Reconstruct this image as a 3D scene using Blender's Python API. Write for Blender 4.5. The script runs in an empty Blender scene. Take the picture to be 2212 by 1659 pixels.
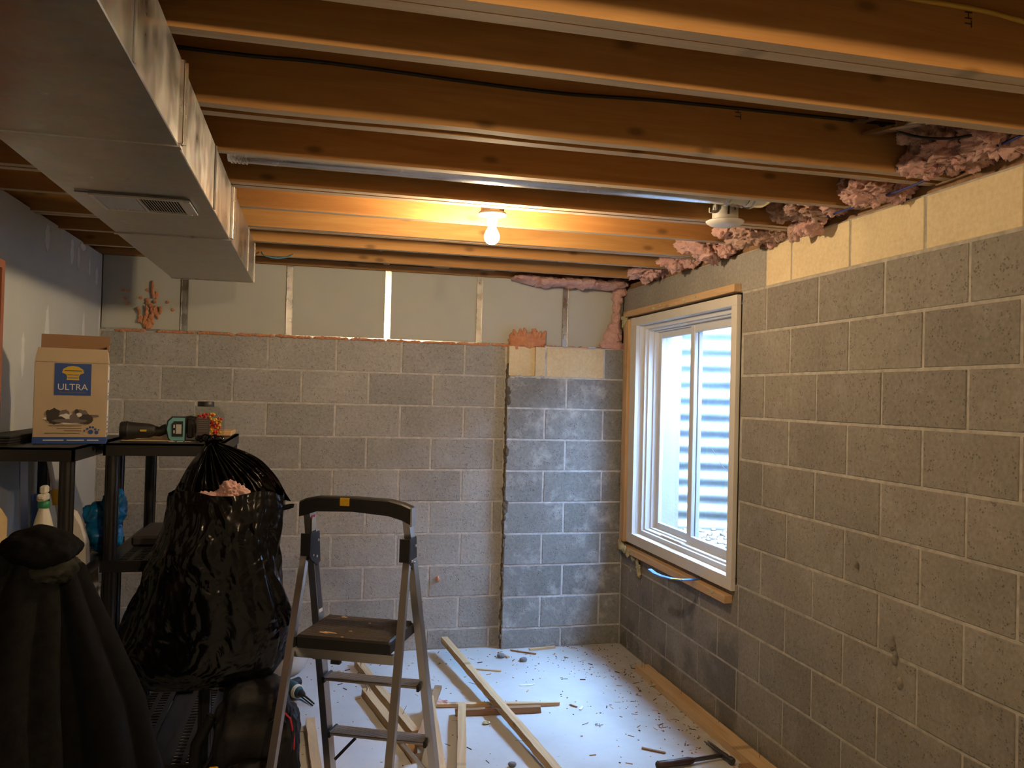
import bpy, bmesh, math, random
from mathutils import Vector, Matrix, noise
C = bpy.context.scene.collection
S = bpy.context.scene
random.seed(7)
PI = math.pi

# ------------------------------------------------------------------ camera
cam = bpy.data.cameras.new('camera'); cam_o = bpy.data.objects.new('camera', cam); C.objects.link(cam_o)
cam.sensor_fit = 'HORIZONTAL'; cam.sensor_width = 36.0; cam.lens = 1778.4 / 2212 * 36.0
cam.clip_start = 0.05; cam.clip_end = 200
Rr = (0.97186182, -0.23418515, 0.02533602); Ru = (-0.0281611, -0.00872682, 0.9995653); Rf = (0.23386225, 0.97215285, 0.01507617)
cam_o.matrix_world = Matrix(((Rr[0], Ru[0], -Rf[0], -2.02407), (Rr[1], Ru[1], -Rf[1], -5.23343), (Rr[2], Ru[2], -Rf[2], 1.627), (0, 0, 0, 1)))
S.camera = cam_o

# ------------------------------------------------------------------ world, sun, exposure
S.view_settings.view_transform = 'Standard'; S.view_settings.look = 'None'
S.view_settings.gamma = 1.0; S.view_settings.use_curve_mapping = False
S.view_settings.exposure = 0.5
SKY = 60.0
BULB = 800.0
BULB2 = 1100.0
SUN = 12.0
w = bpy.data.worlds.new('world'); S.world = w; w.use_nodes = True
nt = w.node_tree; bg = nt.nodes['Background']
bg.inputs[1].default_value = SKY
tc = nt.nodes.new('ShaderNodeTexCoord'); sep = nt.nodes.new('ShaderNodeSeparateXYZ'); nt.links.new(tc.outputs['Generated'], sep.inputs[0])
rp = nt.nodes.new('ShaderNodeValToRGB'); nt.links.new(sep.outputs[2], rp.inputs[0])
rp.color_ramp.elements[0].position = 0.0; rp.color_ramp.elements[0].color = (0.75, 0.85, 1.0, 1)
rp.color_ramp.elements[1].position = 0.7; rp.color_ramp.elements[1].color = (0.38, 0.62, 1.0, 1)
nt.links.new(rp.outputs[0], bg.inputs[0])
sun = bpy.data.lights.new('sun', 'SUN'); sun.energy = SUN; sun.color = (1.0, 0.93, 0.85); sun.angle = math.radians(1.5)
sun_o = bpy.data.objects.new('sun', sun); C.objects.link(sun_o)
sun_o.rotation_euler = Vector((0.04, 0.58, -0.81)).to_track_quat('-Z', 'Y').to_euler(); sun_o.location = (0.6, -3, 6)
S.cycles.use_adaptive_sampling = True; S.cycles.adaptive_threshold = 0.06
S.cycles.max_bounces = 6; S.cycles.diffuse_bounces = 4; S.cycles.glossy_bounces = 3; S.cycles.transparent_max_bounces = 8
S.cycles.sample_clamp_indirect = 4.0; S.cycles.caustics_reflective = False; S.cycles.caustics_refractive = False

# ------------------------------------------------------------------ materials
def mat(name, col, rough=0.8, metal=0.0, **kw):
    m = bpy.data.materials.new(name); m.use_nodes = True
    b = m.node_tree.nodes['Principled BSDF']
    b.inputs['Base Color'].default_value = (*col, 1); b.inputs['Roughness'].default_value = rough; b.inputs['Metallic'].default_value = metal
    for k, v in kw.items(): b.inputs[k.replace('_', ' ')].default_value = v  # e.g. Specular_IOR_Level
    return m
class N:
    def __init__(s, m): s.m = m; s.t = m.node_tree; s.b = s.t.nodes['Principled BSDF']
    def n(s, ty, **kw):
        x = s.t.nodes.new(ty)
        for k, v in kw.items():
            if k[0] == '_': x.inputs[k[1:].replace('_', ' ')].default_value = v
            else: setattr(x, k, v)
        return x
    def l(s, a, b): s.t.links.new(a, b)
    def coord(s, kind='Object', scale=(1, 1, 1)):
        mp = s.n('ShaderNodeMapping'); mp.inputs['Scale'].default_value = scale
        if kind == 'World':
            g = s.n('ShaderNodeNewGeometry'); s.l(g.outputs['Position'], mp.inputs[0])
        else:
            t = s.n('ShaderNodeTexCoord'); s.l(t.outputs[kind], mp.inputs[0])
        return mp.outputs[0]
    def noise(s, vec, scale, detail=4, rough=0.55, dist=0):
        x = s.n('ShaderNodeTexNoise', _Scale=scale, _Detail=detail, _Roughness=rough, _Distortion=dist); s.l(vec, x.inputs['Vector']); return x.outputs['Fac']
    def ramp(s, fac, stops):
        r = s.n('ShaderNodeValToRGB'); s.l(fac, r.inputs[0]); e = r.color_ramp.elements
        while len(e) < len(stops): e.new(0.5)
        for q, (p, c) in zip(e, stops): q.position = p; q.color = (*c, 1) if len(c) == 3 else c
        return r.outputs[0]
    def mix(s, fac, a, b, mode='MIX'):
        x = s.n('ShaderNodeMix', data_type='RGBA', blend_type=mode)
        for v, i in ((fac, 0), (a, 6), (b, 7)):
            if hasattr(v, 'is_output') or hasattr(v, 'links'): s.l(v, x.inputs[i])
            elif i == 0: x.inputs[0].default_value = v
            else: x.inputs[i].default_value = (*v, 1)
        return x.outputs[2]
    def math(s, op, a, b=0.0):
        x = s.n('ShaderNodeMath', operation=op)
        for v, i in ((a, 0), (b, 1)):
            if hasattr(v, 'links'): s.l(v, x.inputs[i])
            else: x.inputs[i].default_value = v
        return x.outputs[0]
    def col(s, c): s.l(c, s.b.inputs['Base Color'])
    def bump(s, h, strength=0.3, dist=0.01):
        x = s.n('ShaderNodeBump', _Strength=strength, _Distance=dist); s.l(h, x.inputs['Height']); s.l(x.outputs[0], s.b.inputs['Normal'])
    def pos(s):
        g = s.n('ShaderNodeNewGeometry'); q = s.n('ShaderNodeSeparateXYZ'); s.l(g.outputs['Position'], q.inputs[0]); return q.outputs
    def rnd(s): return s.n('ShaderNodeObjectInfo').outputs['Random']

W3 = (1, 1, 1); K3 = (0, 0, 0)
def block_mat(name, base, stain=0.0, pits=1.0, damp=False, spread=0.10):
    m = mat(name, base, 0.92); a = N(m); v = a.coord('World')
    r = a.rnd()
    lo = tuple(c * (1 - spread) for c in base); hi = tuple(c * (1 + spread) for c in base)
    c = a.mix(r, lo, hi)
    big = a.noise(v, 3.0, 5); c = a.mix(a.ramp(big, [(0.3, K3), (0.7, W3)]), c, a.mix(1.0, c, (0.8, 0.8, 0.8), 'MULTIPLY'))
    fine = a.noise(v, 60, 4); c = a.mix(0.25, c, a.ramp(fine, [(0.3, (0.1, 0.1, 0.095)), (0.75, (0.75, 0.74, 0.7))]), 'OVERLAY')
    vr = a.n('ShaderNodeTexVoronoi', _Scale=95.0); a.l(v, vr.inputs['Vector'])
    dn = a.noise(v, 26, 3)
    pit = a.math('MULTIPLY', a.ramp(vr.outputs['Distance'], [(0.14, W3), (0.38, K3)]), a.ramp(dn, [(0.50, K3), (0.58, W3)]))
    c = a.mix(a.math('MULTIPLY', pit, 0.5 * pits), c, (0.05, 0.045, 0.04))
    if stain:
        st = a.noise(v, 7, 8, 0.7); st2 = a.ramp(st, [(0.52, K3), (0.72, W3)]); c = a.mix(a.math('MULTIPLY', st2, stain), c, (0.75, 0.76, 0.78))
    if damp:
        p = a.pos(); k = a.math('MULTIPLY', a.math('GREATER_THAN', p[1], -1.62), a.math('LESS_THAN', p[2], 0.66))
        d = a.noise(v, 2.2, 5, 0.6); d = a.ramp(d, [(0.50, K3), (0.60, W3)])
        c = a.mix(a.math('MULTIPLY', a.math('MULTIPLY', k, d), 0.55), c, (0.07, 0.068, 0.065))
        wst = a.ramp(a.noise(v, 16, 6, 0.7), [(0.60, K3), (0.68, W3)])
        k2 = a.math('MULTIPLY', a.math('GREATER_THAN', p[1], -0.42), a.math('LESS_THAN', p[2], 0.62))
        c = a.mix(a.math('MULTIPLY', a.math('MULTIPLY', k2, wst), 0.7), c, (0.7, 0.7, 0.68))
    a.col(c)
    h = a.math('SUBTRACT', a.math('ADD', a.math('MULTIPLY', fine, 0.5), a.math('MULTIPLY', dn, 0.3)), a.math('MULTIPLY', pit, 0.8 * pits))
    a.bump(h, 0.6, 0.006)
    return m
M = {}
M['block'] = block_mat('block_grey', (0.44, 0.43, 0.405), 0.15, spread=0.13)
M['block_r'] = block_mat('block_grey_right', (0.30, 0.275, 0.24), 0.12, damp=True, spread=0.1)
M['block_p'] = block_mat('block_grey_pilaster', (0.30, 0.31, 0.315), 0.5, spread=0.08)
M['cream'] = block_mat('block_cream', (0.82, 0.69, 0.45), 0.0, 0.15, spread=0.04)
M['lintel'] = block_mat('lintel_concrete', (0.42, 0.40, 0.36), 0.05, 0.4)
def mortar_mat(name, base):
    m = mat(name, base, 0.95); a = N(m); v = a.coord('World'); f = a.noise(v, 25, 6)
    a.col(a.ramp(f, [(0.3, tuple(c * 0.72 for c in base)), (0.7, tuple(min(1, c * 1.18) for c in base))])); a.bump(f, 0.6, 0.01); return m
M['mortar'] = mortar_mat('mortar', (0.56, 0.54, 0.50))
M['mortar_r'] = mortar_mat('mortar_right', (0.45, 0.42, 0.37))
M['mortar_p'] = mortar_mat('mortar_pilaster', (0.56, 0.58, 0.60))
M['mortar_d'] = mortar_mat('mortar_dirty', (0.13, 0.105, 0.075))
def floor_mat():
    m = mat('painted_floor', (0.6, 0.6, 0.6), 0.5); a = N(m); v = a.coord('World')
    b = a.noise(v, 1.6, 5, 0.6); c = a.ramp(b, [(0.3, (0.50, 0.50, 0.51)), (0.7, (0.66, 0.66, 0.665))])
    d = a.noise(v, 45, 5, 0.7); c = a.mix(a.ramp(d, [(0.62, K3), (0.74, W3)]), c, (0.36, 0.34, 0.31))
    p = a.pos(); dirt = a.math('MULTIPLY', a.ramp(a.math('MULTIPLY', a.math('ADD', p[0], 0.9), 1.1), [(0.35, K3), (0.95, W3)]), a.ramp(a.noise(v, 9, 6, 0.7), [(0.4, K3), (0.7, W3)]))
    c = a.mix(a.math('MULTIPLY', dirt, 0.45), c, (0.33, 0.27, 0.20))
    a.col(c); a.l(a.ramp(b, [(0.3, (0.42,) * 3), (0.7, (0.6,) * 3)]), a.b.inputs['Roughness']); a.bump(a.noise(v, 4, 3), 0.15, 0.02); return m
M['floor'] = floor_mat()
def wood_mat(name, light, dark, axis=0, knots=1.0, rough=0.75, ks=5.0):
    m = mat(name, light, rough); a = N(m)
    sc = [14, 14, 14]; sc[axis] = 0.9
    inf = a.n('ShaderNodeObjectInfo'); ad = a.n('ShaderNodeVectorMath', operation='ADD')
    mp = a.n('ShaderNodeMapping'); mp.inputs['Scale'].default_value = sc
    t = a.n('ShaderNodeTexCoord'); ml = a.n('ShaderNodeVectorMath', operation='SCALE'); ml.inputs['Scale'].default_value = 37.0
    cb = a.n('ShaderNodeCombineXYZ'); a.l(inf.outputs['Random'], cb.inputs[0]); a.l(inf.outputs['Random'], cb.inputs[1]); a.l(cb.outputs[0], ml.inputs[0])
    a.l(t.outputs['Object'], ad.inputs[0]); a.l(ml.outputs[0], ad.inputs[1]); a.l(ad.outputs[0], mp.inputs[0])
    g = a.noise(mp.outputs[0], 1.6, 8, 0.65, 1.2)
    c = a.ramp(g, [(0.28, dark), (0.5, tuple((x + y) / 2 for x, y in zip(light, dark))), (0.68, light)])
    q_ = a.n('ShaderNodeSeparateXYZ'); a.l(ad.outputs[0], q_.inputs[0]); c2 = a.n('ShaderNodeCombineXYZ')
    a.l(a.math('MULTIPLY', q_.outputs[axis], 0.45), c2.inputs[0]); a.l(q_.outputs[0 if axis == 2 else 2], c2.inputs[1])
    vr = a.n('ShaderNodeTexVoronoi', voronoi_dimensions='2D', _Scale=ks); a.l(c2.outputs[0], vr.inputs['Vector'])
    k = a.ramp(vr.outputs['Distance'], [(0.03, W3), (0.085, K3)])
    c = a.mix(a.math('MULTIPLY', k, 0.6 * knots), c, tuple(x * 0.22 for x in dark))
    c = a.mix(a.math('MULTIPLY', a.ramp(a.rnd(), [(0, K3), (1, W3)]), 0.3), c, a.mix(1.0, c, (0.78, 0.72, 0.66), 'MULTIPLY'))
    a.col(c); a.bump(g, 0.2, 0.003); return m
M['joist'] = wood_mat('joist_wood', (0.54, 0.29, 0.095), (0.39, 0.18, 0.05))
M['joist_under_daylit'] = wood_mat('joist_underside_daylit', (0.58, 0.48, 0.36), (0.42, 0.32, 0.22), knots=0.6)  # same wood, made paler: daylight from the floor put into the colour
M['subfloor'] = wood_mat('subfloor_wood', (0.30, 0.17, 0.08), (0.20, 0.11, 0.05), knots=0.2)
M['wood'] = wood_mat('stud_wood', (0.72, 0.52, 0.30), (0.50, 0.31, 0.15), knots=0.8, ks=7)
M['wood_y'] = wood_mat('stud_wood_long', (0.72, 0.50, 0.28), (0.50, 0.30, 0.14), axis=1, knots=0.6)
M['wood_z'] = wood_mat('stud_wood_tall', (0.68, 0.45, 0.24), (0.46, 0.27, 0.12), axis=2, knots=0.6)
M['wood_dark'] = wood_mat('splintered_wood', (0.42, 0.25, 0.13), (0.22, 0.12, 0.06), knots=0.4)
M['red_wood'] = wood_mat('bookcase_wood', (0.33, 0.11, 0.045), (0.22, 0.065, 0.03), axis=2, knots=0.0, rough=0.45)
def plain_noise(name, base, rough, amt=0.15, sc=8, bump=0.1, metal=0.0, bsc=None):
    m = mat(name, base, rough, metal); a = N(m); v = a.coord('World'); f = a.noise(v, sc, 5, 0.6)
    a.col(a.ramp(f, [(0.3, tuple(c * (1 - amt) for c in base)), (0.7, tuple(min(1, c * (1 + amt)) for c in base))]))
    if bump: a.bump(a.noise(v, bsc or sc * 4, 4), bump, 0.004)
    return m
M['drywall'] = plain_noise('drywall', (0.60, 0.63, 0.60), 0.85, 0.06, 2.5, 0.08)
M['spackle'] = plain_noise('spackle', (0.80, 0.83, 0.84), 0.8, 0.05, 20, 0.2)
M['panel'] = plain_noise('insulation_board', (0.52, 0.53, 0.48), 0.8, 0.05, 2, 0.05)
def galv(name, base, rough, sc=10, metal=1.0):
    m = mat(name, base, rough, metal); a = N(m); v = a.coord('World')
    vr = a.n('ShaderNodeTexVoronoi', _Scale=45.0); a.l(v, vr.inputs['Vector'])
    f = a.noise(v, sc, 5, 0.6)
    c = a.mix(0.12, a.ramp(f, [(0.3, tuple(c * 0.85 for c in base)), (0.7, tuple(min(1, c * 1.12) for c in base))]), vr.outputs['Color'], 'SOFT_LIGHT')
    a.col(c); a.l(a.ramp(f, [(0.3, (rough * 0.8,) * 3), (0.7, (min(1, rough * 1.3),) * 3)]), a.b.inputs['Roughness'])
    a.bump(a.noise(v, 2.2, 2), 0.25, 0.03); return m
M['duct'] = galv('galvanized_duct', (0.50, 0.49, 0.47), 0.33)
M['register'] = mat('register_paint', (0.60, 0.60, 0.56), 0.5)
M['cleat'] = galv('galvanized_cleat', (0.75, 0.72, 0.68), 0.25)
M['pipe'] = galv('galvanized_pipe', (0.72, 0.76, 0.82), 0.22)
M['furring'] = galv('furring_steel', (0.60, 0.60, 0.60), 0.28)
M['well'] = galv('well_steel', (0.17, 0.22, 0.27), 0.5, 5, 0.25)
M['alu'] = mat('aluminium', (0.62, 0.62, 0.63), 0.32, 1.0)
M['alu_step'] = mat('aluminium_step', (0.50, 0.46, 0.44), 0.45, 0.8)
M['steel'] = mat('steel', (0.55, 0.56, 0.58), 0.3, 1.0)
M['dark_steel'] = mat('dark_steel', (0.12, 0.12, 0.125), 0.35, 0.9)
M['nail'] = mat('nail_steel', (0.22, 0.2, 0.18), 0.4, 0.9)
M['blue_steel'] = mat('blue_painted_steel', (0.12, 0.26, 0.66), 0.35, 0.1)
M['black'] = mat('black_plastic', (0.014, 0.014, 0.015), 0.5)
M['black_tex'] = plain_noise('black_textured_plastic', (0.013, 0.012, 0.012), 0.55, 0.2, 60, 0.4)
M['shelf'] = mat('black_shelf_plastic', (0.016, 0.016, 0.018), 0.42)
M['platform'] = plain_noise('platform_tread', (0.075, 0.055, 0.045), 0.6, 0.3, 50, 0.2)
M['bag'] = mat('black_bag_film', (0.003, 0.003, 0.004), 0.2, Specular_IOR_Level=0.4)
a_ = N(M['bag']); v_ = a_.coord('World'); 
def ridge_(sc, di): return a_.math('ABSOLUTE', a_.math('SUBTRACT', a_.noise(v_, sc, 2, 0.5, di), 0.5))
a_.bump(a_.math('ADD', ridge_(5, 1.2), a_.math('MULTIPLY', ridge_(12, 1.0), 0.16)), 0.55, 0.06)
M['coat'] = plain_noise('charcoal_fleece', (0.008, 0.008, 0.0075), 0.95, 0.4, 30, 0.5)
M['coat2'] = plain_noise('black_cloth', (0.0035, 0.0035, 0.004), 0.85, 0.4, 30, 0.3)
M['lining'] = plain_noise('olive_lining', (0.028, 0.029, 0.023), 0.7, 0.2, 20, 0.3)
M['pack'] = plain_noise('black_nylon', (0.012, 0.012, 0.014), 0.5, 0.3, 80, 0.3)
M['red'] = mat('red_cord', (0.65, 0.03, 0.05), 0.5)
M['yellow'] = mat('yellow_plastic', (0.75, 0.45, 0.02), 0.5)
M['white_plastic'] = mat('white_plastic', (0.72, 0.70, 0.66), 0.4)
M['vinyl'] = mat('white_vinyl', (0.74, 0.75, 0.75), 0.35)
M['casing'] = plain_noise('painted_casing', (0.72, 0.69, 0.63), 0.5, 0.04, 12, 0.03)
M['grey_plastic'] = mat('grey_plastic', (0.55, 0.54, 0.50), 0.5)
M['teal'] = mat('teal_plastic', (0.16, 0.42, 0.46), 0.45)
M['dark_teal'] = mat('dark_teal_plastic', (0.02, 0.07, 0.08), 0.45)
M['blue_bag'] = plain_noise('blue_bag_film', (0.01, 0.20, 0.50), 0.35, 0.4, 14, 0.8, bsc=20)
M['porcelain'] = mat('white_porcelain', (0.8, 0.78, 0.74), 0.25)
M['cable_black'] = mat('black_cable', (0.01, 0.01, 0.01), 0.6)
M['cable_blue'] = mat('blue_cable', (0.02, 0.03, 0.22), 0.5)
M['cable_yellow'] = mat('yellow_cable', (0.5, 0.33, 0.05), 0.5)
M['cable_lblue'] = mat('light_blue_cable', (0.10, 0.28, 0.42), 0.5)
M['carton'] = plain_noise('carton_board', (0.52, 0.41, 0.28), 0.7, 0.06, 8, 0.05)
M['carton_in'] = mat('carton_inside', (0.30, 0.17, 0.09), 0.8)
M['print_blue'] = mat('blue_print', (0.02, 0.07, 0.30), 0.55)
M['print_yellow'] = mat('yellow_print', (0.62, 0.42, 0.03), 0.55)
M['print_grey'] = mat('grey_print', (0.16, 0.13, 0.12), 0.6)
M['print_white'] = mat('white_print', (0.75, 0.72, 0.68), 0.55)
M['print_dark'] = mat('dark_print', (0.035, 0.028, 0.025), 0.6)
M['candy_red'] = mat('red_candy', (0.62, 0.02, 0.03), 0.3)
M['candy_yellow'] = mat('yellow_candy', (0.80, 0.50, 0.02), 0.3)
M['dark_brown'] = mat('dark_brown_handle', (0.055, 0.028, 0.018), 0.45)
M['rock'] = plain_noise('grey_stone', (0.20, 0.21, 0.24), 0.8, 0.3, 30, 0.4)
M['gravel'] = plain_noise('gravel', (0.16, 0.16, 0.15), 0.9, 0.4, 30, 0.6)
M['spray_green'] = mat('green_plastic', (0.02, 0.25, 0.10), 0.4)
M['clear_white'] = mat('translucent_plastic', (0.75, 0.72, 0.62), 0.35)
M['paper_tan'] = plain_noise('tan_roll', (0.60, 0.45, 0.25), 0.8, 0.1, 20, 0.2)
M['ext_wall'] = plain_noise('exterior_concrete', (0.40, 0.36, 0.34), 0.9, 0.06, 14, 0.3)
def fuzz(name, base, dark, sc=22):
    m = mat(name, base, 1.0); a = N(m); v = a.coord('World'); f = a.noise(v, sc, 8, 0.7, 0.6)
    a.col(a.ramp(f, [(0.30, dark), (0.62, base)])); a.bump(a.math('ADD', f, a.math('MULTIPLY', a.noise(v, 120, 4, 0.7), 0.35)), 1.0, 0.02)
    a.b.inputs['Sheen Weight'].default_value = 0.3; return m
M['pink'] = fuzz('pink_insulation', (0.92, 0.58, 0.51), (0.72, 0.35, 0.31))
M['pink_grey'] = fuzz('dusty_pink_insulation', (0.74, 0.48, 0.39), (0.46, 0.27, 0.22))
M['foam'] = fuzz('orange_foam', (0.95, 0.42, 0.20), (0.78, 0.28, 0.12), 30)
M['batt_yellow'] = fuzz('yellow_fibre', (0.72, 0.66, 0.38), (0.5, 0.45, 0.22), 30)
def emit(name, col, st):
    m = bpy.data.materials.new(name); m.use_nodes = True; t = m.node_tree; t.nodes.clear()
    e = t.nodes.new('ShaderNodeEmission'); e.inputs[0].default_value = (*col, 1); e.inputs[1].default_value = st
    o = t.nodes.new('ShaderNodeOutputMaterial'); t.links.new(e.outputs[0], o.inputs[0]); return m
M['bulb'] = emit('bulb_glow', (1.0, 0.73, 0.43), BULB); M['bulb2'] = emit('bulb_glow_rear', (1.0, 0.73, 0.43), BULB2)
def glass(name, tint, refl=1.0):
    m = bpy.data.materials.new(name); m.use_nodes = True; t = m.node_tree; t.nodes.clear()
    tr = t.nodes.new('ShaderNodeBsdfTransparent'); tr.inputs[0].default_value = (*tint, 1)
    gl = t.nodes.new('ShaderNodeBsdfGlossy'); gl.inputs['Roughness'].default_value = 0.02
    fr = t.nodes.new('ShaderNodeFresnel'); fr.inputs[0].default_value = 1.45
    mx = t.nodes.new('ShaderNodeMixShader'); o = t.nodes.new('ShaderNodeOutputMaterial')
    ge = t.nodes.new('ShaderNodeNewGeometry'); fm = t.nodes.new('ShaderNodeMix'); fm.inputs[3].default_value = 0.0
    t.links.new(ge.outputs['Backfacing'], fm.inputs[0]); t.links.new(fr.outputs[0], fm.inputs[2])
    t.links.new(fm.outputs[0], mx.inputs[0]); t.links.new(tr.outputs[0], mx.inputs[1]); t.links.new(gl.outputs[0], mx.inputs[2]); t.links.new(mx.outputs[0], o.inputs[0]); return m
M['glass'] = glass('window_glass', (0.93, 0.96, 0.97)); M['jar_glass'] = glass('clear_plastic', (0.86, 0.87, 0.86))

# ------------------------------------------------------------------ mesh helpers
class MB:
    def __init__(s): s.v = []; s.f = []; s.m = []; s.sm = []
    def add(s, vs, fs, mi=0, smooth=False, T=None):
        o = len(s.v)
        for p in vs: s.v.append(tuple(T @ Vector(p)) if T else tuple(p))
        for q in fs: s.f.append(tuple(i + o for i in q)); s.m.append(mi); s.sm.append(smooth)
        return s
    def box(s, x0, x1, y0, y1, z0, z1, mi=0, T=None, b=0.0):
        if b > 0:
            bm = bmesh.new(); bmesh.ops.create_cube(bm, size=1)
            for q in bm.verts: q.co = Vector(((x0 + x1) / 2 + q.co.x * (x1 - x0), (y0 + y1) / 2 + q.co.y * (y1 - y0), (z0 + z1) / 2 + q.co.z * (z1 - z0)))
            bmesh.ops.bevel(bm, geom=bm.edges[:], offset=b, segments=1, affect='EDGES')
            bm.verts.index_update(); s.add([q.co.copy() for q in bm.verts], [[q.index for q in f.verts] for f in bm.faces], mi, False, T); bm.free(); return s
        vs = [(x, y, z) for x in (x0, x1) for y in (y0, y1) for z in (z0, z1)]
        return s.add(vs, [(0, 1, 3, 2), (4, 6, 7, 5), (0, 4, 5, 1), (2, 3, 7, 6), (0, 2, 6, 4), (1, 5, 7, 3)], mi, False, T)
    def beam(s, p, q, w, h, mi=0, up=(0, 0, 1), b=0.0):
        p = Vector(p); q = Vector(q); d = (q - p); L = d.length; d.normalize(); sx = d.cross(Vector(up)).normalized(); uz = sx.cross(d)
        T = Matrix(((d.x, sx.x, uz.x, p.x), (d.y, sx.y, uz.y, p.y), (d.z, sx.z, uz.z, p.z), (0, 0, 0, 1)))
        return s.box(0, L, -w / 2, w / 2, -h / 2, h / 2, mi, T, b)
    def tube(s, pts, r, seg=8, mi=0, cap=True, smooth=True):
        pts = [Vector(p) for p in pts]; vs = []; fs = []; n = len(pts); side = None
        for i, p in enumerate(pts):
            d = (pts[min(i + 1, n - 1)] - pts[max(i - 1, 0)]).normalized()
            if side is None: side = d.orthogonal().normalized()
            else: side = (side - d * side.dot(d)).normalized()
            up = d.cross(side); rr = r[i] if hasattr(r, '__len__') else r
            for k in range(seg):
                a = 2 * PI * k / seg; vs.append(p + (side * math.cos(a) + up * math.sin(a)) * rr)
        for i in range(n - 1):
            for k in range(seg):
                fs.append((i * seg + k, i * seg + (k + 1) % seg, (i + 1) * seg + (k + 1) % seg, (i + 1) * seg + k))
        s.add(vs, fs, mi, smooth)
        if cap: s.add(vs[:seg], [tuple(range(seg))[::-1]], mi); s.add(vs[-seg:], [tuple(range(seg))], mi)
        return s
    def lathe(s, prof, seg=24, T=None, mi=0, smooth=True, cap=True):
        vs = []; fs = []
        for r, z in prof:
            for k in range(seg): a = 2 * PI * k / seg; vs.append((r * math.cos(a), r * math.sin(a), z))
        for i in range(len(prof) - 1):
            for k in range(seg): fs.append((i * seg + k, i * seg + (k + 1) % seg, (i + 1) * seg + (k + 1) % seg, (i + 1) * seg + k))
        s.add(vs, fs, mi, smooth, T)
        if cap:
            s.add(vs[:seg], [tuple(range(seg))[::-1]], mi, False, T); s.add(vs[-seg:], [tuple(range(seg))], mi, False, T)
        return s
    def prism(s, poly, z0, z1, T=None, mi=0):
        n = len(poly); vs = [(x, y, z0) for x, y in poly] + [(x, y, z1) for x, y in poly]
        fs = [tuple(range(n))[::-1], tuple(range(n, 2 * n))] + [(i, (i + 1) % n, n + (i + 1) % n, n + i) for i in range(n)]
        return s.add(vs, fs, mi, False, T)
    def lump(s, c, r, amp=0.25, freq=8, sub=4, mi=0, seed=0, ridge=0.0):
        bm = bmesh.new(); bmesh.ops.create_icosphere(bm, subdivisions=sub, radius=1)
        c = Vector(c); off = Vector((seed * 3.1, seed * 1.7, -seed * 2.3)); rm = (r[0] + r[1] + r[2]) / 3
        for q in bm.verts:
            n = q.co.normalized(); p = Vector((n.x * r[0], n.y * r[1], n.z * r[2]))
            f = noise.fractal((p + off) * freq, 1.0, 2.1, 5)
            g = abs(noise.noise((p + off) * freq * 2.3)) * ridge
            if ridge: f += 0.45 * noise.noise((p + off) * freq * 5.5) + 0.25 * noise.noise((p + off) * freq * 12)
            q.co = c + p + n * rm * (amp * f - g)
        bm.verts.index_update(); s.add([q.co.copy() for q in bm.verts], [[q.index for q in f.verts] for f in bm.faces], mi, True); bm.free(); return s
    def mesh(s, name, mats):
        me = bpy.data.meshes.new(name); me.from_pydata(s.v, [], s.f)
        for m in (mats if isinstance(mats, (list, tuple)) else [mats]): me.materials.append(M[m] if isinstance(m, str) else m)
        me.polygons.foreach_set('material_index', s.m); me.polygons.foreach_set('use_smooth', s.sm)
        bm = bmesh.new(); bm.from_mesh(me); bmesh.ops.recalc_face_normals(bm, faces=bm.faces); bm.to_mesh(me); bm.free()
        me.update(); return me
    def obj(s, name, mats, parent=None, loc=(0, 0, 0), rz=0):
        o = bpy.data.objects.new(name, s.mesh(name, mats)); C.objects.link(o); o.location = loc; o.rotation_euler = (0, 0, rz)
        if parent: o.parent = parent
        return o
def link(name, me, parent=None, loc=(0, 0, 0), rz=0):
    o = bpy.data.objects.new(name, me); C.objects.link(o); o.location = loc; o.rotation_euler = (0, 0, rz)
    if parent: o.parent = parent
    return o
def tag(o, label, cat, group=None, kind=None):
    o['label'] = label; o['category'] = cat
    if group: o['group'] = group
    if kind: o['kind'] = kind
    return o
def struct(o): o['kind'] = 'structure'; return o
def empty(name, loc, rz=0):
    o = bpy.data.objects.new(name, None); C.objects.link(o); o.location = loc; o.rotation_euler = (0, 0, rz); o.empty_display_size = 0.1; return o
def text_mesh(name, txt, size, m, parent, loc, rot, ext=0.0006, ax='CENTER'):
    cu = bpy.data.curves.new(name, 'FONT'); cu.body = txt; cu.size = size; cu.extrude = ext; cu.align_x = ax; cu.align_y = 'CENTER'
    t = bpy.data.objects.new(name, cu); C.objects.link(t); dg = bpy.context.evaluated_depsgraph_get(); me = bpy.data.meshes.new_from_object(t.evaluated_get(dg))
    bpy.data.objects.remove(t); me.materials.clear(); me.materials.append(M[m])
    o = bpy.data.objects.new(name, me); C.objects.link(o); o.location = loc; o.rotation_euler = rot
    if parent: o.parent = parent
    return o
def shade(o, ang=40):
    for p in o.data.polygons: p.use_smooth = True
    return o

XL = -3.246       # left wall face
CH = 0.2032; H0 = 0.13; TOPB = H0 + 9 * CH; TOPR = H0 + 11 * CH - 0.008
JZ = 2.385; JT = 2.62; YR = -8.0
J = 0.006        # half a mortar joint

# ------------------------------------------------------------------ setting: floor, walls, ceiling
struct(MB().box(-4.7, 0.35, YR - 0.2, 0.3, -0.12, 0).obj('floor', 'floor'))

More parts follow.
